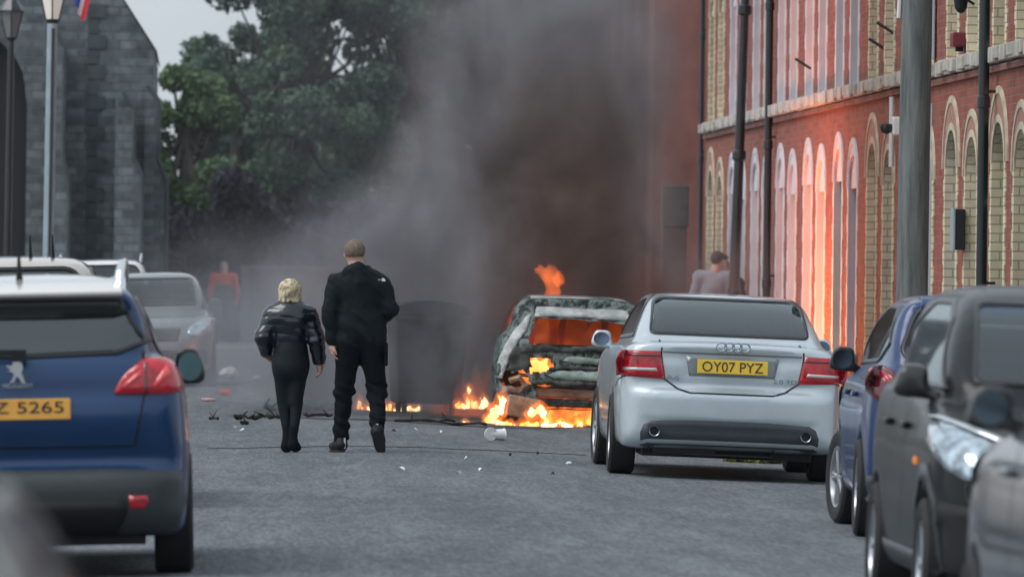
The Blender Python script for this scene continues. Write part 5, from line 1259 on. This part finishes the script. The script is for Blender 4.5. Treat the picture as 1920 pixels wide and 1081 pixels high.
crumple('orange_litter', 'bright orange crumpled wrapper on the road near the blue crossover', 'litter', 425, 154, (.14, .14, .08), mat('orange plastic', (.75, .14, .06), rough=.5), 3)
crumple('pink_litter', 'pale pink flattened wrapper left of the orange wrapper', 'litter', 395, 160, (.18, .2, .04), mat('pink plastic', (.6, .35, .32), rough=.6), 4)
# green sheet
V, Fc = [], []; r_ = random.Random(4)
for i in range(25):
    for j in range(7):
        xx = -.62 + 1.24 * i / 24; yy = (-.8 + 1.6 * j / 6) * (1 - .3 * abs(xx)); V.append((xx + r_.uniform(-.02, .02), yy, .035 + .05 * math.sin(xx * 9 + yy * 3) ** 2 * r_.uniform(.4, 1) + .02 * (j % 2)))
for i in range(24):
    for j in range(6): Fc.append((i * 7 + j, (i + 1) * 7 + j, (i + 1) * 7 + j + 1, i * 7 + j + 1))
o = obj('plastic_sheet', V, Fc, M_gs, smooth=True); o.location = (X_at(608, 172), F_PX / 170, road_z(1.3)); sm = o.modifiers.new('thick', 'SOLIDIFY'); sm.thickness = .01
tag(o, 'crumpled green plastic sheet lying on the road behind the couple', 'plastic sheet')
def plank(px, s, l, label, rot=0, th=.03, m=None, wob=.03, seed=0, name='charred_branch', cat='debris', grp='charred pieces strewn across the road'):
    X = X_at(px, s); r = random.Random(seed); mb = MB(); n = 7
    pts = [(-l / 2 + l * i / n, r.uniform(-wob, wob), th * .8 + r.uniform(0, wob)) for i in range(n + 1)]; mb.tube(pts, [th * r.uniform(.5, 1.1) for _ in pts], 6)
    for i in range(2): p0 = pts[r.randrange(1, n)]; mb.tube([p0, (p0[0] + r.uniform(-.08, .08), p0[1] + r.uniform(-.2, .2), p0[2] + r.uniform(.02, .10))], [th * .5, th * .2], 5)
    o = mb.build(name, m or M_chw); o.location = (X, F_PX / s, road_z(X)); o.rotation_euler = (0, 0, rot); return tag(o, label, cat, grp)
plank(466, 182, .26, 'longest black charred stick on the road left of the woman', .1, .028, seed=1)
plank(500, 181, .12, 'short charred stick left of the woman, close to her leg', -.3, .022, seed=2)
plank(462, 187.5, .09, 'charred lump lying before the longest stick, left of the woman', .4, .02, seed=3)
plank(520, 181.5, .14, 'black charred stick ending at the calf of the woman', .2, .022, seed=4)
plank(508, 173, .14, 'greenish black stump at the left end of the green sheet', .8, .03, seed=5, m=mat('dark green scrap', (.03, .06, .045), rough=.8))
plank(600, 181, .3, 'thin charred strip between the woman and the man', .0, .018, seed=6)
plank(800, 184, .62, 'long blackened strip on the road below the low line of flames', .03, .02, seed=7)
plank(870, 186, .5, 'charred strip left of the flame bed below the smoke', -.05, .018, seed=8)
plank(610, 174, .2, 'brown charred piece resting on the green sheet', .1, .025, seed=9, m=mat('brown scrap', (.09, .05, .04), rough=.9))
plank(545, 180, .12, 'charred scrap directly behind the woman', .3, .018, seed=10)
plank(405, 182, .09, 'small dark scrap beside the flank of the blue crossover', .3, .016, seed=11)
# crushed cup
t = thing('paper_cup', 'crushed white cup lying on its side in front of the burnt car', 'cup', (X_at(933, 201), F_PX / 201, road_z(2.8) + .0), (0, 0, R(20)))
MB().lathe([(.0, -.09), (.036, -.09), (.042, -.088), (.055, .06), (.059, .062), (.059, .068), (.053, .068), (.038, -.08), (.0, -.082)], 20, 'x', (.02, 0, .056)).build('cup', M_wp, t, smooth=True)
MB().lathe([(.001, .0), (.062, .0), (.062, .014), (.05, .02), (.001, .016)], 20, 'y', (-.06, -.04, .062)).build('lid', M_wp, t, smooth=True)
crumple('paper_ball', 'little white paper ball on the road left of the front wheel of the saloon', 'litter', 1072, 226, (.05, .05, .03), M_wp, 9)
r_ = random.Random(12); i = 0
for i in range(24):
    px, s = r_.choice([(r_.uniform(440, 1090), r_.uniform(184, 206)), (r_.uniform(390, 620), r_.uniform(140, 184)), (r_.uniform(700, 1080), r_.uniform(196, 245))])
    X = X_at(px, s); d = r_.uniform(.012, .028)
    o = MB().add([(-d, -d, .012), (d, -d * .6, .03), (d * .8, d, .014), (-d * .7, d * .9, .035), (0, 0, .04)], [(0, 1, 4), (1, 2, 4), (2, 3, 4), (3, 0, 4), (3, 2, 1, 0)]).build('paper_scrap', r_.choice([M_wp, M_wp, mat('grey scrap', (.3, .32, .33), rough=.9), M_chw]))
    o.location = (X, F_PX / s, road_z(X)); o.rotation_euler = (0, 0, r_.uniform(0, 6)); tag(o, 'tiny scrap of litter scattered on the road around the fire and couple', 'litter', 'tiny scraps scattered over the road')
# gutter weeds
V, Fc = leaves([(-.05 + .1 * k, .1 * (k % 3), .05) for k in range(-2, 4)], [.08] * 6, 500, .03, 5)
o = obj('weeds', V, Fc, leafmat('yellow green weeds', (.12, .14, .03), (.30, .30, .08))); o.location = (X_at(1438, 216), F_PX / 215, road_z(5)); tag(o, 'yellowish weeds growing through the road under the silver saloon', 'weeds', kind='stuff')

# ------------------------------------------------------------------ people
M_skin = mat('skin', (.50, .30, .23), rough=.55, noise=.08, scale=30)
M_skin2 = mat('skin pink', (.58, .33, .27), rough=.55)
def hand(f_list, wrist, direction, side, scale=1., curl=.5, m=None):
    """separate fine hand mesh (verts, faces): palm, four fingers, thumb. direction = unit vector the hand points; side = +-1 thumb side"""
    d = Vector(direction).normalized(); up = Vector((0, 1, 0)) if abs(d.y) < .8 else Vector((0, 0, 1)); lat = d.cross(up).normalized(); fwd = lat.cross(d).normalized()
    w_ = Vector(wrist); f = Field(w_ - Vector((.14, .14, .14)) * scale + d * .07, w_ + Vector((.14, .14, .14)) * scale + d * .07, .0055)
    P_ = lambda a, b, c: tuple(w_ + (d * a + fwd * b * side + lat * c) * scale)
    f.cap(P_(-.02, 0, 0), P_(.03, 0, 0), .026, .030, .01); f.cap(P_(.03, -.022, 0), P_(.085, -.028, 0), .020, .016, .02); f.cap(P_(.03, .015, 0), P_(.085, .024, 0), .022, .016, .02); f.cap(P_(.03, 0, 0), P_(.085, 0, 0), .021, .016, .02)
    for k, ln in enumerate((.062, .074, .070, .055)):
        b0 = .030 - k * .019; a0 = .088
        p0 = P_(a0, b0, 0); p1 = P_(a0 + ln * .48, b0, -.012 * side * curl * 2); p2 = P_(a0 + ln * .85, b0 * .95, -.040 * side * curl * 2)
        f.cap(p0, p1, .0098, .009, .006); f.cap(p1, p2, .009, .0075, .004)
    q0 = P_(.025, .026, -.004); q1 = P_(.06, .050, -.016 * side); q2 = P_(.092, .050, -.028 * side); f.cap(q0, q1, .014, .0115, .012); f.cap(q1, q2, .0115, .0085, .004)
    return f.mesh()
def shoe(name, heel, toe, r, m, parent, ankle=None, sole=None):
    h_ = Vector(heel); t_ = Vector(toe); lo = Vector([min(h_[i], t_[i]) - .12 for i in range(3)]); hi = Vector([max(h_[i], t_[i]) + .14 for i in range(3)])
    if ankle: 
        for i in range(3): lo[i] = min(lo[i], ankle[i] - .08); hi[i] = max(hi[i], ankle[i] + .06)
    f = Field(lo, hi, .009); f.cap(h_, h_.lerp(t_, .5), r * 1.05, r * 1.0, .02); f.cap(h_.lerp(t_, .5), t_, r * 1.05, r * .85, .03)
    if ankle: f.cap(h_ + Vector((0, 0, .01)), ankle, r * 1.05, r * 1.0, .04)
    o = f.build(name, m, parent)
    if sole:
        g_ = MB(); d = (t_ - h_).normalized(); nrm = d.cross(Vector((1, 0, 0))).normalized()
        if nrm.z > 0 or (abs(nrm.z) < .3 and nrm.y > 0): nrm = -nrm
        lat = d.cross(nrm).normalized(); L = (t_ - h_).length; ring = []
        for k in range(20):
            a = 2 * math.pi * k / 20; u = L / 2 + (L / 2 + r) * math.cos(a); v = r * (1.05 if math.cos(a) > 0 else .9) * math.sin(a); ring.append(h_ + d * u + lat * v + nrm * (r * .80))
        vs = ring + [p + nrm * .02 for p in ring]; g_.add(vs, [tuple(range(20)), tuple(range(39, 19, -1))] + [(i, (i + 1) % 20, (i + 1) % 20 + 20, i + 20) for i in range(20)]); g_.build('sole', sole, o)
    return o
def head(f, c, r=.098, face=(0, 1), h_=1.0):
    fx, fy = face; cx, cy, cz = c
    f.ell((cx, cy, cz + .02), (.078 * h_, .098 * h_, .105 * h_), .02); f.ell((cx + fx * .02, cy + fy * .025, cz - .045), (.058 * h_, .068 * h_, .07 * h_), .03)
    f.cap((cx + fx * .098 * h_, cy + fy * .098 * h_, cz + .015), (cx + fx * .112 * h_, cy + fy * .112 * h_, cz - .02), .010, .015, .015)
    f.cap((cx + fx * .085 - fy * .02, cy + fy * .085 + fx * .02, cz - .062), (cx + fx * .085 + fy * .02, cy + fy * .085 - fx * .02, cz - .062), .010, .010, .008)
    for s_ in (-1, 1):
        f.ell((cx + fy * s_ * .080 * h_, cy - fx * s_ * .080 * h_, cz - .01), (.014 if abs(fy) > .5 else .02, .02 if abs(fy) > .5 else .014, .032), .008)
        f.ell((cx + fx * .092 * h_ + fy * s_ * .034, cy + fy * .092 * h_ - fx * s_ * .034, cz + .012), (.013, .013, .009), .01, sub=True)
def eyes(c, face, parent):
    fx, fy = face
    for s_ in (-1, 1):
        o = MB().lathe([(.001, -.01), (.008, -.006), (.01, 0), (.008, .006), (.001, .01)], 10, 'z').build('eye', mat('eye', (.04, .03, .03), rough=.2), parent, smooth=True)
        o.location = (c[0] + fx * .083 + fy * s_ * .034, c[1] + fy * .083 - fx * s_ * .034, c[2] + .012)
def join(name, parts, m, parent=None):
    V = np.concatenate([p[0] for p in parts]); off = 0; Fs = []
    for v, f in parts: Fs.append(f + off); off += len(v)
    return obj(name, V, np.concatenate(Fs), m, parent, smooth=True)

def body_limbs(j, k=1.0):
    f = Field((-.5, -.6, -.02), (.55, .6, j['H'] + .03), .0125)
    head(f, j['head'], h_=k, face=j.get('face', (0, 1))); n = j['neck']
    f.cap(j['head'], n, .052, .058, .02); f.cap(n, j['chest'], .06, .12 * k, .06, 1.3); f.cap(j['chest'], j['hip'], .125 * k, .13 * k, .05, 1.3)
    for s_ in ('l', 'r'):
        f.cap(j['sh' + s_], j['el' + s_], .045 * k, .036 * k, .03); f.cap(j['el' + s_], j['wr' + s_], .036 * k, .025 * k, .01)
        f.cap(j['hp' + s_], j['kn' + s_], .075 * k, .052 * k, .03); f.cap(j['kn' + s_], j['an' + s_], .05 * k, .035 * k, .015); f.cap(j['an' + s_], j['to' + s_], .035, .03, .02)
    return f
# --- man walking away
sm_ = 219.; YM = F_PX / sm_; XM = X_at(676, sm_)
J = dict(H=1.80, head=(-.052, .03, 1.69), neck=(-.03, -.01, 1.555), chest=(-.01, 0, 1.33), hip=(0, 0, .98),
         shl=(-.205, 0, 1.46), ell=(-.262, -.03, 1.17), wrl=(-.235, -.02, .92), shr=(.195, 0, 1.44), elr=(.262, -.02, 1.21), wrr=(.17, .20, 1.10),
         hpl=(-.095, 0, .93), knl=(-.13, .05, .50), anl=(-.155, .03, .10), tol=(-.20, .14, .04), hpr=(.10, 0, .93), knr=(.155, .02, .50), anr=(.155, -.20, .215), tor=(.185, -.16, .045))
M_jk = mat('black softshell', (.005, .009, .012), rough=.75, spec=.2, noise=.15, scale=12, bump=.25, bscale=14)
M_tr = mat('black jogger cloth', (.003, .005, .008), rough=.85, spec=.15, noise=.15, scale=12, bump=.3, bscale=10)
f = body_limbs(J)
hl = hand(None, J['wrl'], (.12, .05, -1), -1, .95, .55)
hr_ = hand(None, J['wrr'], (-.7, .7, -.1), 1, .9, .8)
man = join('person', [f.mesh(), hl, hr_], M_skin); man.location = (XM, YM, road_z(XM)); man.rotation_euler = (0, 0, 0)
tag(man, 'tall man in black hooded jacket and joggers walking away, one heel lifted', 'person')
f = Field((-.46, -.32, .86), (.46, .42, 1.64), .0095)
f.cap((-.10, 0, 1.43), (.10, 0, 1.42), .118, .115, .05, 1.15); f.cap((-.0, 0, 1.38), (.0, .0, 1.08), .195, .175, .08, 1.45); f.cap((-.075, 0, 1.12), (-.08, 0, .97), .135, .135, .06, 1.15); f.cap((.085, 0, 1.12), (.095, 0, .97), .135, .135, .06, 1.15)
f.cap((-.205, 0, 1.445), (-.262, -.03, 1.18), .082, .070, .04); f.cap((-.262, -.03, 1.18), (-.238, -.02, .945), .070, .052, .02)
f.cap((.19, 0, 1.43), (.256, -.02, 1.22), .082, .070, .04); f.cap((.256, -.02, 1.22), (.18, .17, 1.11), .068, .052, .03)
f.cap((-.105, -.05, 1.535), (.075, -.05, 1.52), .048, .05, .03); f.cap((-.085, .04, 1.565), (.055, .04, 1.56), .042, .042, .02); f.cap((-.03, -.07, 1.56), (.0, -.09, 1.47), .07, .06, .05)
f.cap((-.03, 0, 1.64), (-.03, 0, 1.5), .058, .062, .01, sub=True)
f.cut((0, 0, -1), -.90, .01); f.noise(.007, 15, 3); f.noise(.004, 34, 13); f.F += .005 * np.sin(f.Z * 42 + f.X * 14 + 2 * np.sin(f.X * 9)) * (f.Z < 1.2)
jk = f.build('jacket', M_jk, man)
jk['label'] = 'black hooded jacket with small white shoulder mark'
# small white shoulder emblem: quarter-dome arcs and a line of text
eb = MB()
for rr in (.030, .021, .012): eb.add([(-rr if False else 0, 0, 0)] , []); 
for r0, r1 in ((.030, .024), (.020, .014), (.010, .0)):
    pts = [(r1 * math.cos(a), r1 * math.sin(a)) for a in np.linspace(0, math.pi / 2, 8)]; pt2 = [(r0 * math.cos(a), r0 * math.sin(a)) for a in np.linspace(math.pi / 2, 0, 8)]
    eb.prism(pts + pt2, -.003, .0, 'xz')
eo = eb.build('shoulder_emblem', M_wp, man); 
bv = BVHTree.FromPolygons([v.co[:] for v in jk.data.vertices], [p.vertices[:] for p in jk.data.polygons])
hp, hn, _, _ = bv.ray_cast(Vector((.195, -1, 1.462)), Vector((0, 1, 0))); hp = hp or Vector((.195, -.1, 1.462)); eo.location = hp + Vector((-.012, -.006, 0)); eo.rotation_euler = (R(-25), 0, 0)
V, fs = text_mb('THE NORTH FACE', .012, .042, .003); o = obj('emblem_lettering', np.stack([V[:, 0], -V[:, 2] - .004, V[:, 1]], 1).tolist(), fs, M_wp, man); o.location = hp + Vector((-.036, -.004, .012)); o.rotation_euler = (R(-25), 0, 0)
f = Field((-.34, -.36, .04), (.40, .34, 1.03), .0095)
f.cap((-.075, 0, .98), (.08, 0, .98), .125, .125, .05, 1.15); f.cap((-.09, 0, .93), (-.128, .05, .52), .112, .083, .05); f.cap((-.128, .05, .52), (-.15, .035, .16), .082, .058, .03)
f.cap((.095, 0, .93), (.155, .02, .52), .112, .084, .05); f.cap((.155, .02, .52), (.157, -.175, .26), .082, .058, .03)
f.cap((-.145, .035, .22), (-.152, .03, .13), .072, .064, .02); f.cap((.157, -.14, .31), (.157, -.185, .24), .068, .062, .02)
f.cap((-.15, .03, .15), (-.155, .03, .02), .04, .04, .01, sub=True)
f.noise(.007, 17, 8); f.noise(.003, 36, 18); f.F += .008 * np.sin(f.Z * 60 + f.X * 30) * ((f.Z < .3) | (np.abs(f.Z - .5) < .09)); tr_ = f.build('trousers', M_tr, man)
MB().box((.225, .0, .84), (.035, .16, .2)).build('pocket', M_tr, tr_, bevel=.012)
MB().box((.215, -.02, .475), (.02, .02, .012)).build('trouser_mark', M_wp, tr_)
MB().tube([(-.19, -.025, .962), (-.235, -.065, .958), (-.285, -.03, .965)], .008, 6).build('cuff_band', M_chrome, man)
M_sh = mat('black trainer', (.008, .008, .010), rough=.6, spec=.3); M_so = mat('dark rubber sole', (.02, .015, .017), rough=.8, noise=.3, scale=40)
shoe('shoe', (-.145, .0, .052), (-.215, .13, .045), .044, M_sh, man, (-.15, .02, .12), M_so)
MB().box((-.118, -.03, .075), (.016, .03, .09)).build('heel_tab', mat('silver tab', (.5, .5, .52), rough=.4), man)
shoe('shoe', (.155, -.235, .175), (.19, -.17, .045), .047, M_sh, man, (.155, -.205, .215), M_so)
MB().tube([(.10, -.19, .235), (.155, -.245, .235), (.21, -.19, .235)], .014, 7).build('sock', MATS['silver tab'], man)
f = Field((-.20, -.12, 1.60), (.10, .2, 1.86), .007); f.ell((-.052, .02, 1.722), (.090, .108, .098), .01); f.cut((0, 0, -1), -1.662, .02); f.cut((0, .9, -.5), -.72, .01); f.noise(.003, 55, 2)
f.build('hair', mat('brown cropped hair', (.15, .115, .085), rough=.85, noise=.25, scale=60), man)
# --- woman
s_w = 218.; YW = F_PX / s_w; XW2 = X_at(547, s_w)
J = dict(H=1.49, head=(-.012, .03, 1.375), neck=(-.01, 0, 1.26), chest=(-.01, 0, 1.10), hip=(0, 0, .80),
         shl=(-.165, 0, 1.19), ell=(-.245, -.02, .98), wrl=(-.205, .10, .845), shr=(.155, 0, 1.19), elr=(.225, -.03, .96), wrr=(.25, 0, .77),
         hpl=(-.075, 0, .76), knl=(-.045, .04, .42), anl=(-.015, 0, .10), tol=(-.02, .10, .035), hpr=(.075, 0, .76), knr=(.05, -.02, .42), anr=(.03, -.06, .12), tor=(.055, .02, .04))
f = body_limbs(J, .86); hw_ = hand(None, J['wrr'], (.1, .1, -1), 1, .8, .6); hw2 = hand(None, J['wrl'], (.35, .75, -.4), -1, .8, .9)
wom = join('person', [f.mesh(), hw_, hw2], M_skin); wom.location = (XW2, YW, road_z(XW2)); tag(wom, 'blonde woman in a shiny black puffer jacket and leggings walking beside the man', 'person')
M_puf = mat('glossy black nylon', (.005, .009, .017), rough=.22, coat=.5, bump=.35, bscale=16)
f = Field((-.42, -.3, .74), (.42, .3, 1.36), .0085)
f.cap((-.09, 0, 1.165), (.08, 0, 1.165), .11, .11, .05, 1.1); f.cap((-.005, 0, 1.13), (-.005, 0, .93), .175, .135, .06, 1.35)
f.cap((-.16, 0, 1.18), (-.235, -.02, .99), .078, .072, .03); f.cap((-.235, -.02, .99), (-.205, .08, .865), .07, .058, .03)
f.cap((.15, 0, 1.18), (.218, -.03, .97), .078, .070, .03); f.cap((.218, -.03, .97), (.245, -.005, .80), .068, .056, .02)
f.cap((-.08, 0, 1.265), (.06, 0, 1.265), .045, .045, .03, .9); f.cap((-.01, 0, 1.36), (-.01, 0, 1.24), .052, .05, .01, sub=True)
f.cut((0, 0, -1), -.76, .01); tor_ = np.abs(f.X + .005) < .15
f.F = np.where(tor_ & (f.Z < .87), smax(f.F, .87 - f.Z, .02), f.F)
f.F -= .007 * np.abs(np.sin(f.Z * math.pi / .072 + .8 * np.sin(f.X * 11))) ** .6; f.noise(.0035, 20, 6); f.build('puffer_jacket', M_puf, wom)
f = Field((-.24, -.2, .06), (.24, .2, .96), .0085); f.cap((0, 0, .93), (0, 0, .86), .135, .14, .03, 1.3); f.cap((-.0, -.0, .84), (0, -.01, .74), .145, .15, .04, 1.15)
f.cap((-.068, -.01, .76), (-.052, .03, .43), .090, .060, .04); f.cap((-.055, .03, .43), (-.022, 0, .16), .058, .036, .006)
f.cap((.068, -.01, .76), (.045, -.02, .43), .090, .060, .04); f.cap((.055, -.02, .43), (.036, -.055, .16), .056, .034, .006); f.noise(.0025, 16, 7); f.build('leggings', mat('black leggings', (.004, .008, .013), rough=.65, spec=.25, noise=.1), wom)
shoe('boot', (-.02, -.03, .055), (-.03, .12, .04), .043, M_tr, wom, (-.017, -.0, .22)); shoe('boot', (.03, -.08, .06), (.07, .02, .04), .038, M_tr, wom, (.028, -.06, .20))
f = Field((-.16, -.13, 1.2), (.14, .17, 1.52), .007); f.ell((-.012, .02, 1.395), (.102, .112, .098), .01); f.ell((-.055, .0, 1.315), (.055, .07, .075), .03); f.ell((.03, .0, 1.315), (.055, .07, .075), .03)
f.cut((0, .88, -.3), -.30, .01); f.cut((0, 1, 0), .09, .02); f.F += .0035 * np.sin(np.arctan2(f.X + .012, f.Z - 1.48) * 30 + 3 * np.sin(f.Z * 30)); f.noise(.003, 40, 4)
f.build('hair', mat('blonde hair', (.50, .42, .28), rough=.6, noise=.45, scale=28), wom)

# --- simple fully clothed figures further away
def figure(label, px, Y, zf, Ht, top, legs, hairm, face=(0, 1), lean=(0, 0), yaw=0, skin=None, hi=None, arms='down', cap=False):
    s = F_PX / Y; k = Ht / 1.75; lx, ly = lean
    j = dict(H=Ht, head=(lx * 1.25, ly * 1.25 + .02, 1.64 * k), neck=(lx, ly, 1.50 * k), chest=(lx * .75, ly * .75, 1.3 * k), hip=(0, 0, .95 * k), face=face,
             shl=(-.19 + lx * .8, ly * .8, 1.42 * k), shr=(.19 + lx * .8, ly * .8, 1.42 * k), ell=(-.27 + lx * .6, -.03, 1.13 * k), elr=(.27 + lx * .6, -.03, 1.13 * k), wrl=(-.25 + lx * .4, .12, .93 * k), wrr=(.25 + lx * .4, .12, .93 * k),
             hpl=(-.09, 0, .9 * k), hpr=(.09, 0, .9 * k), knl=(-.12, .02, .5 * k), knr=(.12, .02, .5 * k), anl=(-.13, 0, .1), anr=(.13, 0, .1), tol=(-.14, .14, .04), tor=(.14, .14, .04))
    h1 = hand(None, j['wrl'], (.05, .3, -1), -1, .9, .6); h2 = hand(None, j['wrr'], (-.05, .3, -1), 1, .9, .6)
    p = join('person', [body_limbs(j, k).mesh(), h1, h2], skin or M_skin2); p.location = (X_at(px, s), Y, zf); p.rotation_euler = (0, 0, yaw); tag(p, label, 'person')
    f = Field((-.46, -.35, .8 * k), (.46, .45, 1.56 * k), .014)
    f.cap(j['shl'], j['shr'], .10, .10, .04, 1.1); f.cap(j['chest'], (0, 0, .98 * k), .17, .155, .05, 1.3)
    for s_ in 'lr':
        e = Vector(j['el' + s_]); f.cap(j['sh' + s_], e, .075, .062, .03); f.cap(e, e.lerp(Vector(j['wr' + s_]), .9), .06, .045, .02)
    f.cut((0, 0, -1), -.86 * k, .01); f.noise(.005, 15, 3); f.build('top', top, p)
    if hi: 
        f = Field((-.3, -.3, .8 * k), (.3, .3, 1.45 * k), .014); f.cap((0, 0, 1.24 * k), (0, 0, .95 * k), .175, .17, .05, 1.2); f.cut((0, 0, 1), 1.27 * k, .01); f.cut((0, 0, -1), -.86 * k, .01); f.build('dungarees', hi, p)
    f = Field((-.3, -.2, .05), (.3, .25, 1.0 * k), .014); f.cap((-.07, 0, .93 * k), (.07, 0, .93 * k), .115, .115, .04)
    for s_ in 'lr': f.cap(j['hp' + s_], j['kn' + s_], .095, .07, .04); f.cap(j['kn' + s_], j['an' + s_], .07, .055, .03)
    f.build('trousers', legs, p)
    for s_ in (-1, 1): shoe('shoe', (s_ * .13, -.03, .05), (s_ * .14, .15, .04), .042, M_sh, p)
    hx, hy, hz = j['head']; f = Field((hx - .14, hy - .16, hz - .1), (hx + .14, hy + .16, hz + .17), .009); f.ell((hx - face[0] * .012, hy - face[1] * .012, hz + .035), (.088 * k, .106 * k, .10 * k), .01)
    f.cut((face[0] * .8, face[1] * .8, -.6), (face[0] * hx + face[1] * hy) * .8 - .6 * hz + .02, .01)
    if cap: f.cap((hx + face[0] * .06, hy + face[1] * .06, hz + .06), (hx + face[0] * .15, hy + face[1] * .15, hz + .045), .05, .03, .01)
    f.build('cap' if cap else 'hair', hairm, p); eyes(j['head'], face, p); return p
M_gsh = mat('grey marl shirt', (.34, .38, .46), rough=.85, noise=.1, scale=15)
figure('man in grey shirt and dark cap leaning towards the black lamp post', 1326, 107.3, zb, 1.80, M_gsh, M_tr, mat('dark brown cap', (.05, .035, .03), rough=.8), lean=(.12, -.02), face=(.8, .6), cap=True)
figure('bare-headed person facing the camera, mostly hidden behind the black lamp post', 1362, 108.6, zb, 1.70, mat('dark shirt', (.04, .035, .04), rough=.9), M_tr, mat('fair hair', (.3, .2, .14), rough=.9), face=(-.3, -.95), lean=(-.03, 0))
figure('far figure in orange-red top and dark dungarees in the haze by the end wall', 420, 157.6, -.05, 1.58, mat('orange red hi-vis cloth', (.72, .09, .035), rough=.7), mat('slate trousers', (.05, .06, .075), rough=.9), mat('grey hair', (.3, .3, .3), rough=.9), face=(0, -1), hi=mat('slate dungarees', (.05, .06, .075), rough=.9))

# ------------------------------------------------------------------ haze
hz_ = MB().box((0, 140, 14.2), (130, 320, 31)); o = hz_.build('haze', None)
m = bpy.data.materials.new('haze air'); m.use_nodes = True; t = m.node_tree; t.nodes.clear(); oo = t.nodes.new('ShaderNodeOutputMaterial'); pv = t.nodes.new('ShaderNodeVolumePrincipled')
pv.inputs['Color'].default_value = (.72, .82, .9, 1); pv.inputs['Density'].default_value = .00007; t.links.new(pv.outputs[0], oo.inputs['Volume']); o.data.materials.append(m)
tag(o, 'thin bluish haze in the air over the street', 'haze', kind='stuff')
